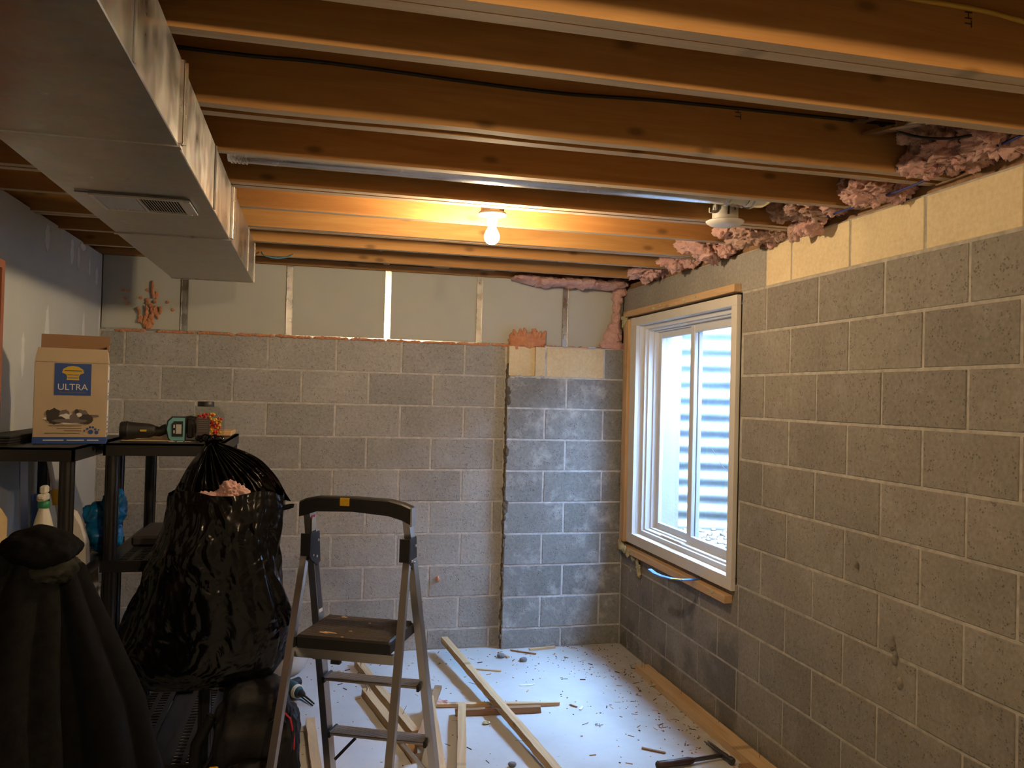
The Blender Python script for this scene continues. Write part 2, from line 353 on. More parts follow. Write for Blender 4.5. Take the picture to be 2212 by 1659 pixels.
block_meshes = {}
def block_mesh(w, h, d, mt):
    key = (round(w, 3), round(h, 3), d, mt)
    if key not in block_meshes:
        block_meshes[key] = MB().box(-w / 2, w / 2, 0, d, -h / 2, h / 2, 0, None, 0.0022).mesh('block', mt)
    return block_meshes[key]
def rows(z_rows, u0, u1, joints_of, place, mt_of, hole=None):
    """z_rows: list of (k, zlo, zhi); joints_of(k) -> joint positions; clips to hole (ua,ub,za,zb)"""
    for k, za, zb in z_rows:
        js = sorted([u for u in joints_of(k) if u0 + 0.03 < u < u1 - 0.03]); es = [u0] + js + [u1]
        for a, b in zip(es, es[1:]):
            rects = [(a, b, za, zb)]
            if hole:
                ha, hb, hz0, hz1 = hole
                if b > ha and a < hb and zb > hz0 + 0.02 and za < hz1 - 0.02:
                    rects = []
                    if a < ha - 0.02: rects.append((a, ha, za, zb))
                    if b > hb + 0.02: rects.append((hb, b, za, zb))
            for ra, rb, rz0, rz1 in rects:
                wd = rb - ra - 2 * J; ht = rz1 - rz0 - 2 * J
                if wd < 0.02 or ht < 0.02: continue
                place((ra + rb) / 2, (rz0 + rz1) / 2, wd, ht, mt_of(k, (ra + rb) / 2))

# back wall
wb = struct(MB().box(XL - 1.4, 0.3, 0.0035, 0.25, 0, TOPB).obj('wall_back', 'mortar'))
zr = [(-1, 0.0, H0)] + [(k, H0 + k * CH, H0 + (k + 1) * CH) for k in range(9)]
rnd = random.Random(3)
def jb(k):
    o = -1.081 if k % 2 == 0 else -0.878
    return [o - 0.4064 * n + rnd.uniform(-.004, .004) for n in range(0, 8)]
def pb(u, z, w_, h_, mt):
    link('block', block_mesh(w_, h_, 0.05, mt), wb, (u, rnd.uniform(-.0015, .0015), z))
rows(zr, XL, -0.81, jb, pb, lambda k, u: 'block')
# pilaster at the right end of the back wall (same wall, one wythe proud)
pil = MB().box(-0.806, 0.0, -0.057, 0.003, 0, H0 + 8 * CH).box(-0.562, 0.0, -0.057, 0.003, H0 + 8 * CH, TOPB).obj('pilaster', 'mortar_p', wb)
def jp(k): return [-0.555, -0.153] if k % 2 == 0 else [-0.41, -0.01]
def pp(u, z, w_, h_, mt): link('block', block_mesh(w_, h_, 0.05, mt), pil, (u, -0.06 + rnd.uniform(-.0015, .0015), z))
def mp_(k, u): return 'cream' if (k == 8 and u < -0.16) else 'block_p'
rows([r_ for r_ in zr if r_[0] != 8], -0.81, 0.0, jp, pp, mp_)
rows([(8, H0 + 8 * CH, TOPB)], -0.555, 0.0, lambda k: [-0.153], pp, mp_)
# the half cream block with its recessed core at the pilaster's top left
hb = MB(); zc0, zc1 = H0 + 8 * CH + J, TOPB - J
hb.box(-0.803, -0.765, -0.061, 0.003, zc0, zc1); hb.box(-0.625, -0.562, -0.061, 0.003, zc0, zc1); hb.box(-0.765, -0.625, -0.036, 0.003, zc0, zc1)
hb.obj('recessed_block', 'cream', pil)
# ragged mortar down the pilaster's left edge
rg = MB(); rn = random.Random(5)
for i in range(60):
    z = 0.02 + i * 0.0305; rg.lump((-0.8095 + rn.uniform(-.003, .004), -0.045 + rn.uniform(-.012, .012), z), (0.006 + rn.random() * 0.006, 0.014, 0.02), 0.4, 30, 2, 0, i)
for z in (1.66, 1.60, 1.27, 0.93, 0.90): rg.lump((-0.803, -0.060, z), (0.016, 0.006, 0.03), 0.5, 40, 3, 0, z * 7)
rg.obj('mortar_smear', 'mortar_d', pil)
rg = MB()
for i in range(9): rg.lump((-0.775 + i * 0.024, -0.058, H0 + 8 * CH - 0.002 + rn.uniform(-.004, .006)), (0.018, 0.012, 0.009), 0.5, 30, 2, 0, i + 50)
rg.obj('mortar_smear', 'mortar_p', pil)
# upper part of the back wall: rigid boards between steel furring strips
up = MB().box(XL - 1.4, 0.3, 0.05, 0.2, TOPB, 2.402).obj('upper_panel', 'panel', wb)
fx = [-2.79, -2.184, -1.584, -0.993, -0.409]
es = [XL] + fx + [0.0]
for a, b in zip(es, es[1:]):
    MB().box(a + (0.018 if a in fx else 0), b - (0.018 if b in fx else 0), 0.016, 0.05, TOPB + 0.012, 2.40, 0, None, 0.002).obj('rigid_board', 'panel', wb)
for x in fx:
    MB().box(x - 0.017, x + 0.017, 0.012, 0.05, TOPB + 0.012, 2.40).box(x - 0.019, x - 0.017, 0.006, 0.03, TOPB + 0.012, 2.40).box(x + 0.017, x + 0.019, 0.006, 0.03, TOPB + 0.012, 2.40).obj('furring_strip', 'furring', wb)
MB().box(XL, -0.05, 0.004, 0.05, TOPB, TOPB + 0.012).obj('sill_track', 'furring', wb)
# wood at the head of the back wall
MB().box(-4.7, 0.30, 0.10, 0.2, 2.40, JT).obj('rim_joist', 'joist', wb)
MB().box(-4.7, 0.05, 0.01, 0.10, 2.402, 2.44).obj('top_plate', ['joist'], wb)

# right wall
wr = MB(); OY0, OY1, OZ0, OZ1 = -1.585, -0.175, 0.735, 2.165
wr.box(0.0035, 0.295, YR, OY0, 0, TOPR).box(0.0035, 0.295, OY1, 0.25, 0, TOPR).box(0.0035, 0.295, OY0, OY1, 0, OZ0).box(0.0035, 0.295, OY0, OY1, OZ1, TOPR)
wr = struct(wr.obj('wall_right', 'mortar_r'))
def jr(k):
    o = 2.009 if k % 2 == 0 else 1.806
    return [-(o + 0.4064 * n) + rnd.uniform(-.004, .004) for n in range(-5, 10)]
def pr(u, z, w_, h_, mt): link('block', block_mesh(w_, h_, 0.05, mt), wr, (rnd.uniform(-.0015, .0015), u, z), -PI / 2)
zrr = [(-1, 0.0, H0)] + [(k, H0 + k * CH, H0 + (k + 1) * CH) for k in range(10)]
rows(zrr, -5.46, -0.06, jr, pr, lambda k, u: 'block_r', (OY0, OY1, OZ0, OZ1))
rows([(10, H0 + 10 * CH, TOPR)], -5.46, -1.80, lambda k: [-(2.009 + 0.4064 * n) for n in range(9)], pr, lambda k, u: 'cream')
MB().box(0, 0.05, -1.80 + J, 0.0, H0 + 10 * CH + J, TOPR - J, 0, None, 0.003).obj('lintel', 'lintel', wr)
# mortar drips and knobs on the right wall
dr = MB()
for (y, z, r1, r2) in ((-2.70, 0.79, .012, .03), (-2.715, 0.74, .009, .025), (-2.74, 0.66, .013, .022), (-2.50, 1.02, .006, .012), (-1.93, 0.35, .008, .012)):
    dr.lump((-0.002, y, z), (0.012, r1, r2), 0.4, 40, 3, 0, y * 3)
dr.obj('mortar_drip', 'block_r', wr)
# sill plate on the right wall
sp = MB().box(0.015, 0.16, YR, 0.1, TOPR, TOPR + 0.038).obj('sill_plate', 'wood_dark', wr)
MB().box(0.14, 0.18, YR, 0.2, TOPR, JT).obj('rim_joist', 'joist', wr)

# left wall and rear wall, ceiling deck
wl = struct(MB().box(XL - 0.12, XL, YR, 0.0, 0, 2.395).obj('wall_left', 'drywall'))
for (y, z, ry, rz_) in ((-1.02, 2.31, .035, .06), (-0.62, 2.31, .03, .07), (-0.50, 2.30, .025, .06), (-0.28, 2.28, .02, .05), (-0.12, 2.25, .03, .05), (-0.42, 2.37, .05, .02), (-0.98, 1.82, .028, .17), (-0.36, 1.90, .02, .12), (-1.02, 1.40, .03, .3), (-0.03, 1.98, .012, .10), (-1.3, 1.75, .02, .1)):
    poly = [(math.cos(t * PI / 9) * ry * (1 + .2 * math.sin(t * 3.7 + y * 9)), math.sin(t * PI / 9) * rz_ * (1 + .12 * math.cos(t * 2.9 + z * 7))) for t in range(18)]
    T = Matrix(((0, 0, 1, XL), (1, 0, 0, y), (0, 1, 0, z), (0, 0, 0, 1)))
    MB().prism(poly, 0, 0.0015, T).obj('spackle_patch', 'spackle', wl)
struct(MB().box(XL - 1.4, 0.3, YR - 0.12, YR, 0, JT).obj('wall_rear', 'drywall'))
MB().box(XL - 1.4, XL - 1.3, YR, 0.2, 0, JT).obj('wall_left_beyond', 'drywall').__setitem__('kind', 'structure')
ceil = struct(MB().box(-4.7, 0.30, YR - 0.2, 0.35, JT, JT + 0.04).obj('ceiling', 'subfloor'))

# ------------------------------------------------------------------ joists (parts of the ceiling)
def joist(yc, wdt=0.038, z0=JZ, x0=-4.5, x1=0.12, wav=0.0):
    n = 24; b = MB(); y0, y1 = yc - wdt / 2, yc + wdt / 2
    xs = [x0 + (x1 - x0) * i / n for i in range(n + 1)]; vs = []
    for i, x in enumerate(xs):
        dz = wav * noise.noise((x * 2.1, yc, 0)) ; vs += [(x, y0, z0 + dz), (x, y1, z0 + dz), (x, y1, JT), (x, y0, JT)]
    for i in range(n):
        o = i * 4
        b.add([vs[o + q] for q in (0, 1, 5, 4)], [(0, 1, 2, 3)], 1)
        b.add([vs[o + q] for q in (1, 2, 6, 5)], [(0, 1, 2, 3)], 0)
        b.add([vs[o + q] for q in (3, 0, 4, 7)], [(0, 1, 2, 3)], 0)
    b.add(vs[:4], [(0, 1, 2, 3)], 0); b.add(vs[-4:], [(0, 1, 2, 3)], 0)
    return b.obj('joist', ['joist', 'joist_under_daylit'], ceil)
for yc in (-3.664, -3.622, -3.377, -2.912, -2.843, -2.465, -2.062, -2.011, -1.656, -1.245, -1.197, -0.842, -0.400):
    joist(yc, wav=0.006 if yc in (-1.197, -2.912) else 0.0015)
for yc in (-4.09, -4.50, -4.90, -5.31, -5.72, -6.12, -6.53, -6.94, -7.34, -7.75): joist(yc)
# blocking between the last joist and the back wall
for x0, x1 in ((-1.30, -1.20), (-0.98, -0.90), (-1.62, -1.58), (-0.80, -0.76)):
    MB().box(x0, x1, -0.381, 0.10, 2.44, JT).obj('blocking', ['wood'], ceil)
# grade stamps printed on joists
def stamp(x, y, z, s, lines):
    for i, tx in enumerate(lines):
        text_mesh('grade_stamp', tx, s, 'print_dark', ceil, (x, y - 0.0006, z - i * s * 1.1), (PI / 2, PI / 2, 0), 0.0003)
stamp(-0.985, -2.081, 2.50, 0.026, ['HT'])
stamp(-0.86, -0.419, 2.48, 0.03, ['HT'])
stamp(-0.775, -2.931, 2.52, 0.03, ['HT'])
stamp(-0.62, -3.683, 2.50, 0.028, ['HT'])

# ------------------------------------------------------------------ window
wi = struct(empty('window_1', (0, -0.89, 1.45)))
def wo(b, name, m, **k):
    o = b.obj(name, m, wi); o.location = (0, 0.89, -1.45); return o
cy0, cy1, cz0, cz1 = -1.575, -0.188, 0.705, 2.155      # casing outer
iy0, iy1, iz0, iz1 = -1.522, -0.285, 0.768, 2.103      # casing inner
xo = -0.022
for nm, bx in (('head_casing', (cy0, cy1, iz1, cz1)), ('stool', (cy0, cy1, cz0, iz0))):
    wo(MB().box(xo, 0.003, *bx, 0, None, 0.0015), 'casing', 'casing')
for bx in ((cy0, iy0, iz0, iz1), (iy1, cy1, iz0, iz1)):
    wo(MB().box(xo, 0.003, *bx, 0, None, 0.0015), 'casing', 'casing')
XG = 0.085                                               # frame plane start
# jamb returns
wo(MB().box(.0032, XG, iy1, iy1 + 0.012, iz0, iz1), 'jamb', 'vinyl'); wo(MB().box(.0032, XG, iy0 - 0.012, iy0, iz0, iz1), 'jamb', 'vinyl')
wo(MB().box(.0032, XG, iy0, iy1, iz1, iz1 + 0.012), 'jamb', 'vinyl'); wo(MB().box(.0032, XG, iy0, iy1, iz0 - 0.012, iz0), 'sill', 'vinyl')
# main frame with stepped tracks
fr = MB()
for i, (t, x0, x1) in enumerate(((0.030, 0.03, 0.10), (0.042, 0.05, 0.115), (0.052, 0.085, 0.15))):
    fr.box(x0, x1, iy0, iy0 + t, iz0, iz1); fr.box(x0, x1, iy1 - t, iy1, iz0, iz1); fr.box(x0, x1, iy0 + t, iy1 - t, iz0, iz0 + t * 0.9); fr.box(x0, x1, iy0 + t, iy1 - t, iz1 - t * 0.8, iz1)
wo(fr, 'frame', 'vinyl')
def sash(y0, y1, z0, z1, x0, x1, t):
    o = wo(MB().box(x0, x1, y0, y0 + t, z0, z1, 0, None, .003).box(x0, x1, y1 - t, y1, z0, z1, 0, None, .003).box(x0, x1, y0 + t, y1 - t, z0, z0 + t, 0, None, .003).box(x0, x1, y0 + t, y1 - t, z1 - t, z1, 0, None, .003), 'sash', 'vinyl')
    g = MB().box((x0 + x1) / 2 - .002, (x0 + x1) / 2 + .002, y0 + t, y1 - t, z0 + t, z1 - t).obj('pane', 'glass', o); return o
sash(-0.90, iy1 - 0.04, iz0 + 0.035, iz1 - 0.03, 0.115, 0.14, 0.052)    # far, sliding
sash(iy0 + 0.03, -0.845, iz0 + 0.035, iz1 - 0.03, 0.088, 0.112, 0.052)   # near
wo(MB().box(0.03, 0.0305, -0.90, -0.62, 0.802, 0.818).box(0.0295, 0.03, -0.90, -0.62, 0.8165, 0.818), 'frame_label', 'white_plastic')
# exterior reveal
wo(MB().box(0.15, 0.295, iy1 - 0.005, OY1 + 0.06, 0.6, 2.3), 'reveal', 'ext_wall')
wo(MB().box(0.15, 0.295, OY0 - 0.03, iy0 + 0.005, 0.6, 2.3), 'reveal', 'ext_wall')
wo(MB().box(0.15, 0.295, iy0, iy1, iz1, 2.3), 'reveal', 'ext_wall'); wo(MB().box(0.15, 0.30, iy0, iy1, 0.6, iz0), 'reveal', 'ext_wall')

# wooden buck strips round the window
def strip(name, b, m, label, g='wooden strips round the window'):
    o = b.obj(name, m); tag(o, label, 'wood strip', g); return o
ws = MB().box(-0.04, 0.0, -1.577, -0.10, 2.168, 2.206, 0, None, 0.002).obj('wood_strip', 'wood_y'); tag(ws, 'wooden strip nailed along the top of the window', 'wood strip', 'wooden strips round the window')
wsd = MB().box(-0.04, 0.0, -0.275, -0.20, 0.70, 2.150, 0, None, 0.002).obj('wood_strip', 'wood_z'); tag(wsd, 'upright wooden strip beside the left edge of the window', 'wood strip', 'wooden strips round the window')
# moved beyond casing
wsd.location.y = 0.09
wsb = MB().box(-0.045, 0.0, -1.553, -0.10, 0.640, 0.679, 0, None, 0.002).obj('wood_strip', 'wood_y'); tag(wsb, 'wooden strip on the wall just below the window', 'wood strip', 'wooden strips round the window')
for o_, pts in ((ws, [(-0.0415, -1.15, 2.19), (-0.0415, -1.02, 2.185), (-0.0415, -0.70, 2.187), (-0.0415, -0.60, 2.18)]), (wsb, [(-0.0465, -0.30, 0.665), (-0.0465, -0.37, 0.655), (-0.0465, -1.42, 0.668)])):
    f = MB()
    for i, p in enumerate(pts): f.lump(p, (0.005, 0.02, 0.009), 0.6, 60, 3, 0, i)
    f.obj('foam_residue', 'batt_yellow', o_)['kind'] = 'stuff'
f = MB()
for p, r in (((-0.03, -0.10, 2.165), (.02, .03, .018)), ((-0.045, -0.145, 2.15), (.01, .02, .025)), ((-0.03, -0.07, 2.13), (.012, .012, .03))): f.lump(p, r, 0.5, 40, 4, 0, p[2] * 3)
tag(f.obj('fibre_tuft', 'batt_yellow'), 'torn yellow fibre scrap at the upper left window corner', 'insulation')
f = MB()
for i, p in enumerate(((-0.052, -0.16, 0.69), (-0.052, -0.20, 0.672), (-0.050, -0.24, 0.66), (-0.045, -0.28, 0.64), (-0.02, -0.32, 0.62), (-0.012, -0.36, 0.60), (-0.012, -0.385, 0.57), (-0.012, -0.40, 0.54))): f.lump(p, (.010, .026, .024), 0.6, 40, 3, 0, i)
tag(f.obj('fibre_tuft', 'batt_yellow'), 'torn yellow fibre scraps below the lower left window corner', 'insulation')

nl = MB()
for z in (1.04, 1.075, 0.82): nl.tube([(-0.035, -0.09, z), (-0.045, -0.135 - .02, z + .003), (-0.048, -0.15 - .035, z + .004)], .0022, 6)
n_ = nl.obj('nails', 'steel', wsd); n_['kind'] = 'stuff'; n_.location.y = -0.05
# window well outside
wc = (0.30, -0.88); WR = 1.03
well = MB(); na, nz = 64, 150; vs = []; fs = []
for j in range(nz + 1):
    z = 0.45 + j * (2.06 / nz); rr = WR + 0.013 * math.cos(2 * PI * z / 0.114)
    for i in range(na + 1):
        a = -PI / 2 + PI * i / na; vs.append((wc[0] + rr * math.cos(a) * 0.98, wc[1] + rr * math.sin(a), z))
for j in range(nz):
    for i in range(na): o = j * (na + 1) + i; fs.append((o, o + 1, o + na + 2, o + na + 1))
well.add(vs, fs, 0, True)
wm = well.obj('window_well', 'well'); sm = wm.modifiers.new('solid', 'SOLIDIFY'); sm.thickness = 0.003; sm.offset = 1
tag(wm, 'corrugated steel window well curving outside the window', 'window well')
struct(MB().box(0.296, 2.2, -3.0, 1.4, 0.2, 0.73).obj('gravel_ground', 'gravel'))  # solid gravel ground under the window well
gv = MB(); rn = random.Random(11)
for i in range(420):
    a = rn.uniform(-PI / 2, PI / 2); r = math.sqrt(rn.random()) * 0.98; x = wc[0] + 0.02 + r * math.cos(a) * .95; y = wc[1] + r * math.sin(a); q = rn.uniform(.012, .035)
    gv.lump((x, y, 0.735), (q, q * rn.uniform(.6, 1), q * .6), 0.25, 20, 1, 0, i)
tag(gv.obj('gravel', 'gravel'), 'pale gravel at the bottom of the window well', 'gravel', kind='stuff')
tw = MB().tube([(0.62, -0.75, 0.74), (0.60, -0.72, 0.95), (0.55, -0.62, 1.12), (0.5, -0.48, 1.22), (0.47, -0.40, 1.32)], 0.0022, 5).tube([(0.60, -0.72, 0.95), (0.72, -0.60, 1.08), (0.8, -0.45, 1.12)], 0.0014, 5)
tag(tw.obj('twig', 'print_dark'), 'thin bare twig rising from the gravel outside the window', 'twig')

# pry bar lying on the bottom strip
pb_ = MB(); pts = [(-0.012, -1.20, 0.683), (-0.06, -1.215, 0.683), (-0.11, -1.21, 0.682), (-0.15, -1.165, 0.680), (-0.175, -1.10, 0.679), (-0.185, -1.03, 0.681), (-0.19, -0.975, 0.690)]
for i in range(len(pts) - 1): pb_.beam(pts[i], pts[i + 1], 0.030 - 0.001 * i, 0.006, 0)
pbar = pb_.obj('pry_bar', 'blue_steel'); tag(pbar, 'small blue flat pry bar lying across the strip under the window', 'pry bar')
MB().beam((-0.10, -1.212, 0.6855), (-0.16, -1.183, 0.6845), 0.018, 0.0006).obj('label', 'print_yellow', pbar)

# ------------------------------------------------------------------ sheet-metal duct
DX0, DX1, DZ0, DY1 = -2.735, -2.34, 2.18, -0.805
du = empty('air_duct', (-2.54, -3.0, DZ0)); tag(du, 'long rectangular galvanized metal duct under the joists at left', 'duct')
def ch(b, name, m, sm=False):
    o = b.obj(name, m, du); o.location = (2.54, 3.0, -DZ0); return o
seams = [-7.2, -4.42, -3.22, -2.02, DY1]
for i, (a, b) in enumerate(zip(seams, seams[1:])):
    ins = 0.0 if i % 2 else 0.0015
    ch(MB().box(DX0 + ins, DX1 - ins, a, b, DZ0 + ins, 2.383, 0, None, 0.002), 'duct_section', 'duct')
for y in (-4.42, -3.22, -2.02):
    ch(MB().box(DX1 - .002, DX1 + 0.010, y - .018, y + .004, DZ0 + .003, 2.378, 0, None, .002).box(DX1 - .002, DX1 + 0.016, y - .010, y - .004, DZ0 + .003, 2.372), 'cleat', 'cleat')
    ch(MB().box(DX0 - .004, DX1 + .004, y - .012, y + .012, DZ0 - .003, DZ0 + .004), 'cleat', 'duct')
ch(MB().box(DX1 - .001, DX1 + .004, DY1 - .012, DY1 + .014, DZ0 - .002, 2.383).box(DX0 - .002, DX1 + .002, DY1 - .01, DY1 + .008, DZ0 - .003, DZ0 + .002), 'cleat', 'cleat')
ch(MB().box(DX1 - .001, DX1 + .002, -1.23, -1.223, DZ0, 2.38).box(DX1 + .0002, DX1 + .004, -1.223, -1.218, DZ0, 2.38), 'cleat', 'cleat')
for y in (-3.72, -2.55):
    ch(MB().box(DX1 - .001, DX1 + .0012, y - .005, y + .005, DZ0 + .002, 2.38), 'seam', 'dark_steel'); ch(MB().box(DX1 + .0, DX1 + .004, y + .005, y + .008, DZ0 + .002, 2.38), 'seam', 'duct')
# register
rg = MB(); rx0, rx1, ry0, ry1 = -2.655, -2.425, -2.655, -2.475
rg.box(rx0 - .012, rx1 + .012, ry0 - .012, ry0, DZ0 - .007, DZ0).box(rx0 - .012, rx1 + .012, ry1, ry1 + .012, DZ0 - .007, DZ0).box(rx0 - .012, rx0, ry0, ry1, DZ0 - .007, DZ0).box(rx1, rx1 + .03, ry0, ry1, DZ0 - .007, DZ0).box((rx0 + rx1) / 2 - .003, (rx0 + rx1) / 2 + .003, ry0, ry1, DZ0 - .006, DZ0)
rgo = ch(rg, 'register', 'register'); ch(MB().box(rx0, rx1, ry0, ry1, DZ0 - .0012, DZ0 + .001), 'register_opening', 'black')
for i in range(30):
    x = rx0 + 0.004 + i * (rx1 - rx0 - .008) / 29
    if abs(x - (rx0 + rx1) / 2) < .004: continue
    t = -.0016 if x < (rx0 + rx1) / 2 else .003
    s_ = MB().add([(x - t, ry0, DZ0 - .001), (x + t, ry0, DZ0 - .006), (x + t, ry1, DZ0 - .006), (x - t, ry1, DZ0 - .001), (x - t + .001, ry0, DZ0 - .001), (x + t + .001, ry0, DZ0 - .006), (x + t + .001, ry1, DZ0 - .006), (x - t + .001, ry1, DZ0 - .001)], [(0, 1, 2, 3), (4, 7, 6, 5), (0, 4, 5, 1), (1, 5, 6, 2), (2, 6, 7, 3), (3, 7, 4, 0)])
    s_.obj('louver', 'register', rgo)
ch(MB().box(rx0 - .045, rx1 + .02, ry0 - .026, ry0 - .021, DZ0 - .004, DZ0), 'flange', 'dark_steel')

# round pipe through the joist bay
pi = empty('round_pipe', (-1.3, -2.24, 2.49)); tag(pi, 'shiny round metal duct pipe running inside the joist bay above the bulb', 'pipe')
def cp(b, name, m): o = b.obj(name, m, pi); o.location = (1.3, 2.24, -2.49); return o
PY, PZ, PR = -2.235, 2.478, 0.062
cp(MB().tube([(-2.335, PY, PZ), (-1.3, PY, PZ), (-0.42, PY, PZ)], PR, 32), 'pipe_run', 'pipe')
cr = MB()
for i in range(5): cr.tube([(-2.325 + i * .012, PY, PZ), (-2.319 + i * .012, PY, PZ)], PR + .004, 32)
cp(cr, 'collar', 'cleat')
fo = MB(); pts = [(-0.45 + i * .012, PY, PZ) for i in range(8)]; fo.tube(pts, [PR + .003 + .004 * (i % 2) for i in range(8)], 28)
fo.tube([(-0.36, PY, PZ), (-0.30, PY, PZ), (-0.24, PY - .01, PZ + .03), (-0.19, PY - .02, PZ + .09)], PR + .003, 28)
fo.tube([(-0.335, PY, PZ), (-0.33, PY, PZ)], PR + .008, 28)
cp(fo, 'foil_elbow', 'pipe')

# ------------------------------------------------------------------ light fixtures
def fixture(name, x, y, z, label, bm):
    t = empty(name, (x, y, z)); tag(t, label, 'lamp', 'bare bulb fixtures' if 0 else None)
    def c(b, n, m): return b.obj(n, m, t)
    oc = [(math.cos(PI / 8 + i * PI / 4) * .05, math.sin(PI / 8 + i * PI / 4) * .05) for i in range(8)]
    c(MB().prism(oc, 0.012, 0.06), 'junction_box', 'steel')
    c(MB().lathe([(.02, .014), (.056, .014), (.059, .009), (.058, .003), (.030, -.002), (.022, -.006)], 40), 'holder_plate', 'porcelain')
    c(MB().lathe([(.024, -.002), (.022, -.02), (.0195, -.038), (.0190, -.040), (.0145, -.041)], 28), 'socket', 'porcelain')
    b = [(.013, -.038), (.015, -.046), (.020, -.056), (.027, -.068), (.031, -.080), (.0315, -.088), (.029, -.099), (.023, -.109), (.014, -.1155), (.004, -.118)]
    c(MB().lathe(b, 28), 'bulb', bm); return t
fixture('ceiling_lamp', -1.325, -1.905, 2.372, 'white porcelain holder with a glowing bare bulb under the joists', 'bulb')
fixture('ceiling_lamp', -1.45, -5.12, 2.405, 'second bare bulb in a porcelain holder further back in the room', 'bulb2')
# bulb 1 box bracket so the box hangs from the joist
rl = empty('recessed_light', (-0.398, -2.15, 2.348)); tag(rl, 'unlit white round recessed light can hanging by the right wall', 'lamp')
MB().lathe([(.001, 0.004), (.045, .002), (.062, .006), (.074, .014), (.078, .020), (.070, .024), (.05, .026)], 40).obj('trim_ring', 'white_plastic', rl)
MB().lathe([(.050, .022), (.053, .024), (.052, .085), (.048, .088)], 32).obj('housing', 'grey_plastic', rl)
MB().box(-.018, -.010, -.056, -.05, .04, .082).obj('slot', 'black', rl); MB().box(.014, .018, -.054, -.048, .06, .075).obj('slot', 'black', rl)
MB().box(-.078, -.05, -.02, -.012, .048, .058).box(-.08, -.074, -.02, -.012, .05, .068).obj('clip', 'grey_plastic', rl)
MB().box(-.058, -.050, -.03, -.005, .058, .082).obj('vent_fin', 'grey_plastic', rl)

# cross bridging and hanger straps
def strap(a, b, label, g, w_=0.022, m='cleat', name='bridging_strap'):
    d = (Vector(b) - Vector(a)); s = d.cross(Vector((0, 0, 1))).normalized() if abs(d.normalized().z) < .98 else Vector((1, 0, 0))
    o = MB().beam(a, b, w_, 0.002).beam(Vector(a) + s * w_ / 2, Vector(b) + s * w_ / 2, 0.002, 0.010).beam(Vector(a) - s * w_ / 2, Vector(b) - s * w_ / 2, 0.002, 0.010).obj(name, m); tag(o, label, 'bracket', g); return o
G = 'metal bridging between joists'
strap((-1.23, -2.442, 2.41), (-1.13, -2.085, 2.46), 'shiny diagonal metal bridging strap just right of the lit bulb', G)
strap((-0.43, -3.35, 2.40), (-0.31, -2.935, 2.50), 'wide metal bridging channel beside the large pink insulation', G, 0.05, 'furring')
strap((-0.50, -3.35, 2.43), (-0.36, -2.935, 2.53), 'dull metal bridging channel above the wide one', G, 0.03, 'furring')
strap((-0.40, -2.82, 2.40), (-0.30, -2.49, 2.50), 'short dark metal bridging strap near the second insulation tuft', G, 0.035, 'furring')
strap((-1.68, -0.82, 2.395), (-1.68, -0.425, 2.45), 'thin metal bridging strap near the far joists left of the bulb', G, 0.014)
strap((-0.61, -0.82, 2.395), (-0.60, -0.425, 2.45), 'thin metal bridging strap near the far joists right of the bulb', G, 0.014)

# cables
def cable(name, pts, r, m, label, seg=6):
    P = [Vector(p) for p in pts]; out = []
    for i in range(len(P) - 1):
        p0 = P[max(i - 1, 0)]; p1 = P[i]; p2 = P[i + 1]; p3 = P[min(i + 2, len(P) - 1)]
        for k in range(6):
            t = k / 6; out.append(0.5 * ((2 * p1) + (p2 - p0) * t + (2 * p0 - 5 * p1 + 4 * p2 - p3) * t * t + (3 * p1 - p0 - 3 * p2 + p3) * t ** 3))
    out.append(P[-1]); o = MB().tube(out, r, seg).obj(name, m); tag(o, label, 'cable'); return o
cable('cable', [(-4.2, -2.945, 2.55), (-2.45, -2.945, 2.518), (-2.0, -2.945, 2.522), (-1.4, -2.945, 2.512), (-1.0, -2.945, 2.526), (-0.3, -2.95, 2.533), (0.1, -2.96, 2.54)], 0.0052, 'cable_black', 'long black cable running along a joist across the ceiling')
cable('cable', [(-0.34, -3.02, 2.50), (-0.27, -3.08, 2.455), (-0.21, -3.15, 2.43), (-0.15, -3.22, 2.43), (-0.08, -3.28, 2.44)], 0.004, 'cable_black', 'short black cable crossing the large pink insulation tuft')
cable('cable', [(-0.06, -2.2, 2.375), (-0.075, -2.6, 2.37), (-0.085, -2.9, 2.372), (-0.10, -3.15, 2.39), (-0.085, -3.4, 2.41), (-0.07, -3.8, 2.42)], 0.0042, 'cable_blue', 'dark blue cable draped along the top of the block wall')
cable('cable', [(-1.3, -3.70, 2.56), (-0.9, -3.70, 2.52), (-0.6, -3.70, 2.515), (-0.4, -3.70, 2.50), (0.05, -3.70, 2.50)], 0.006, 'cable_yellow', 'yellow cable on the nearest joist at the top right')
cable('cable', [(-2.33, -0.44, 2.40), (-2.31, -0.5, 2.37), (-2.25, -0.5, 2.36), (-2.19, -0.46, 2.375), (-2.16, -0.42, 2.40)], 0.0032, 'cable_lblue', 'short light blue cable loop beside the end of the duct')

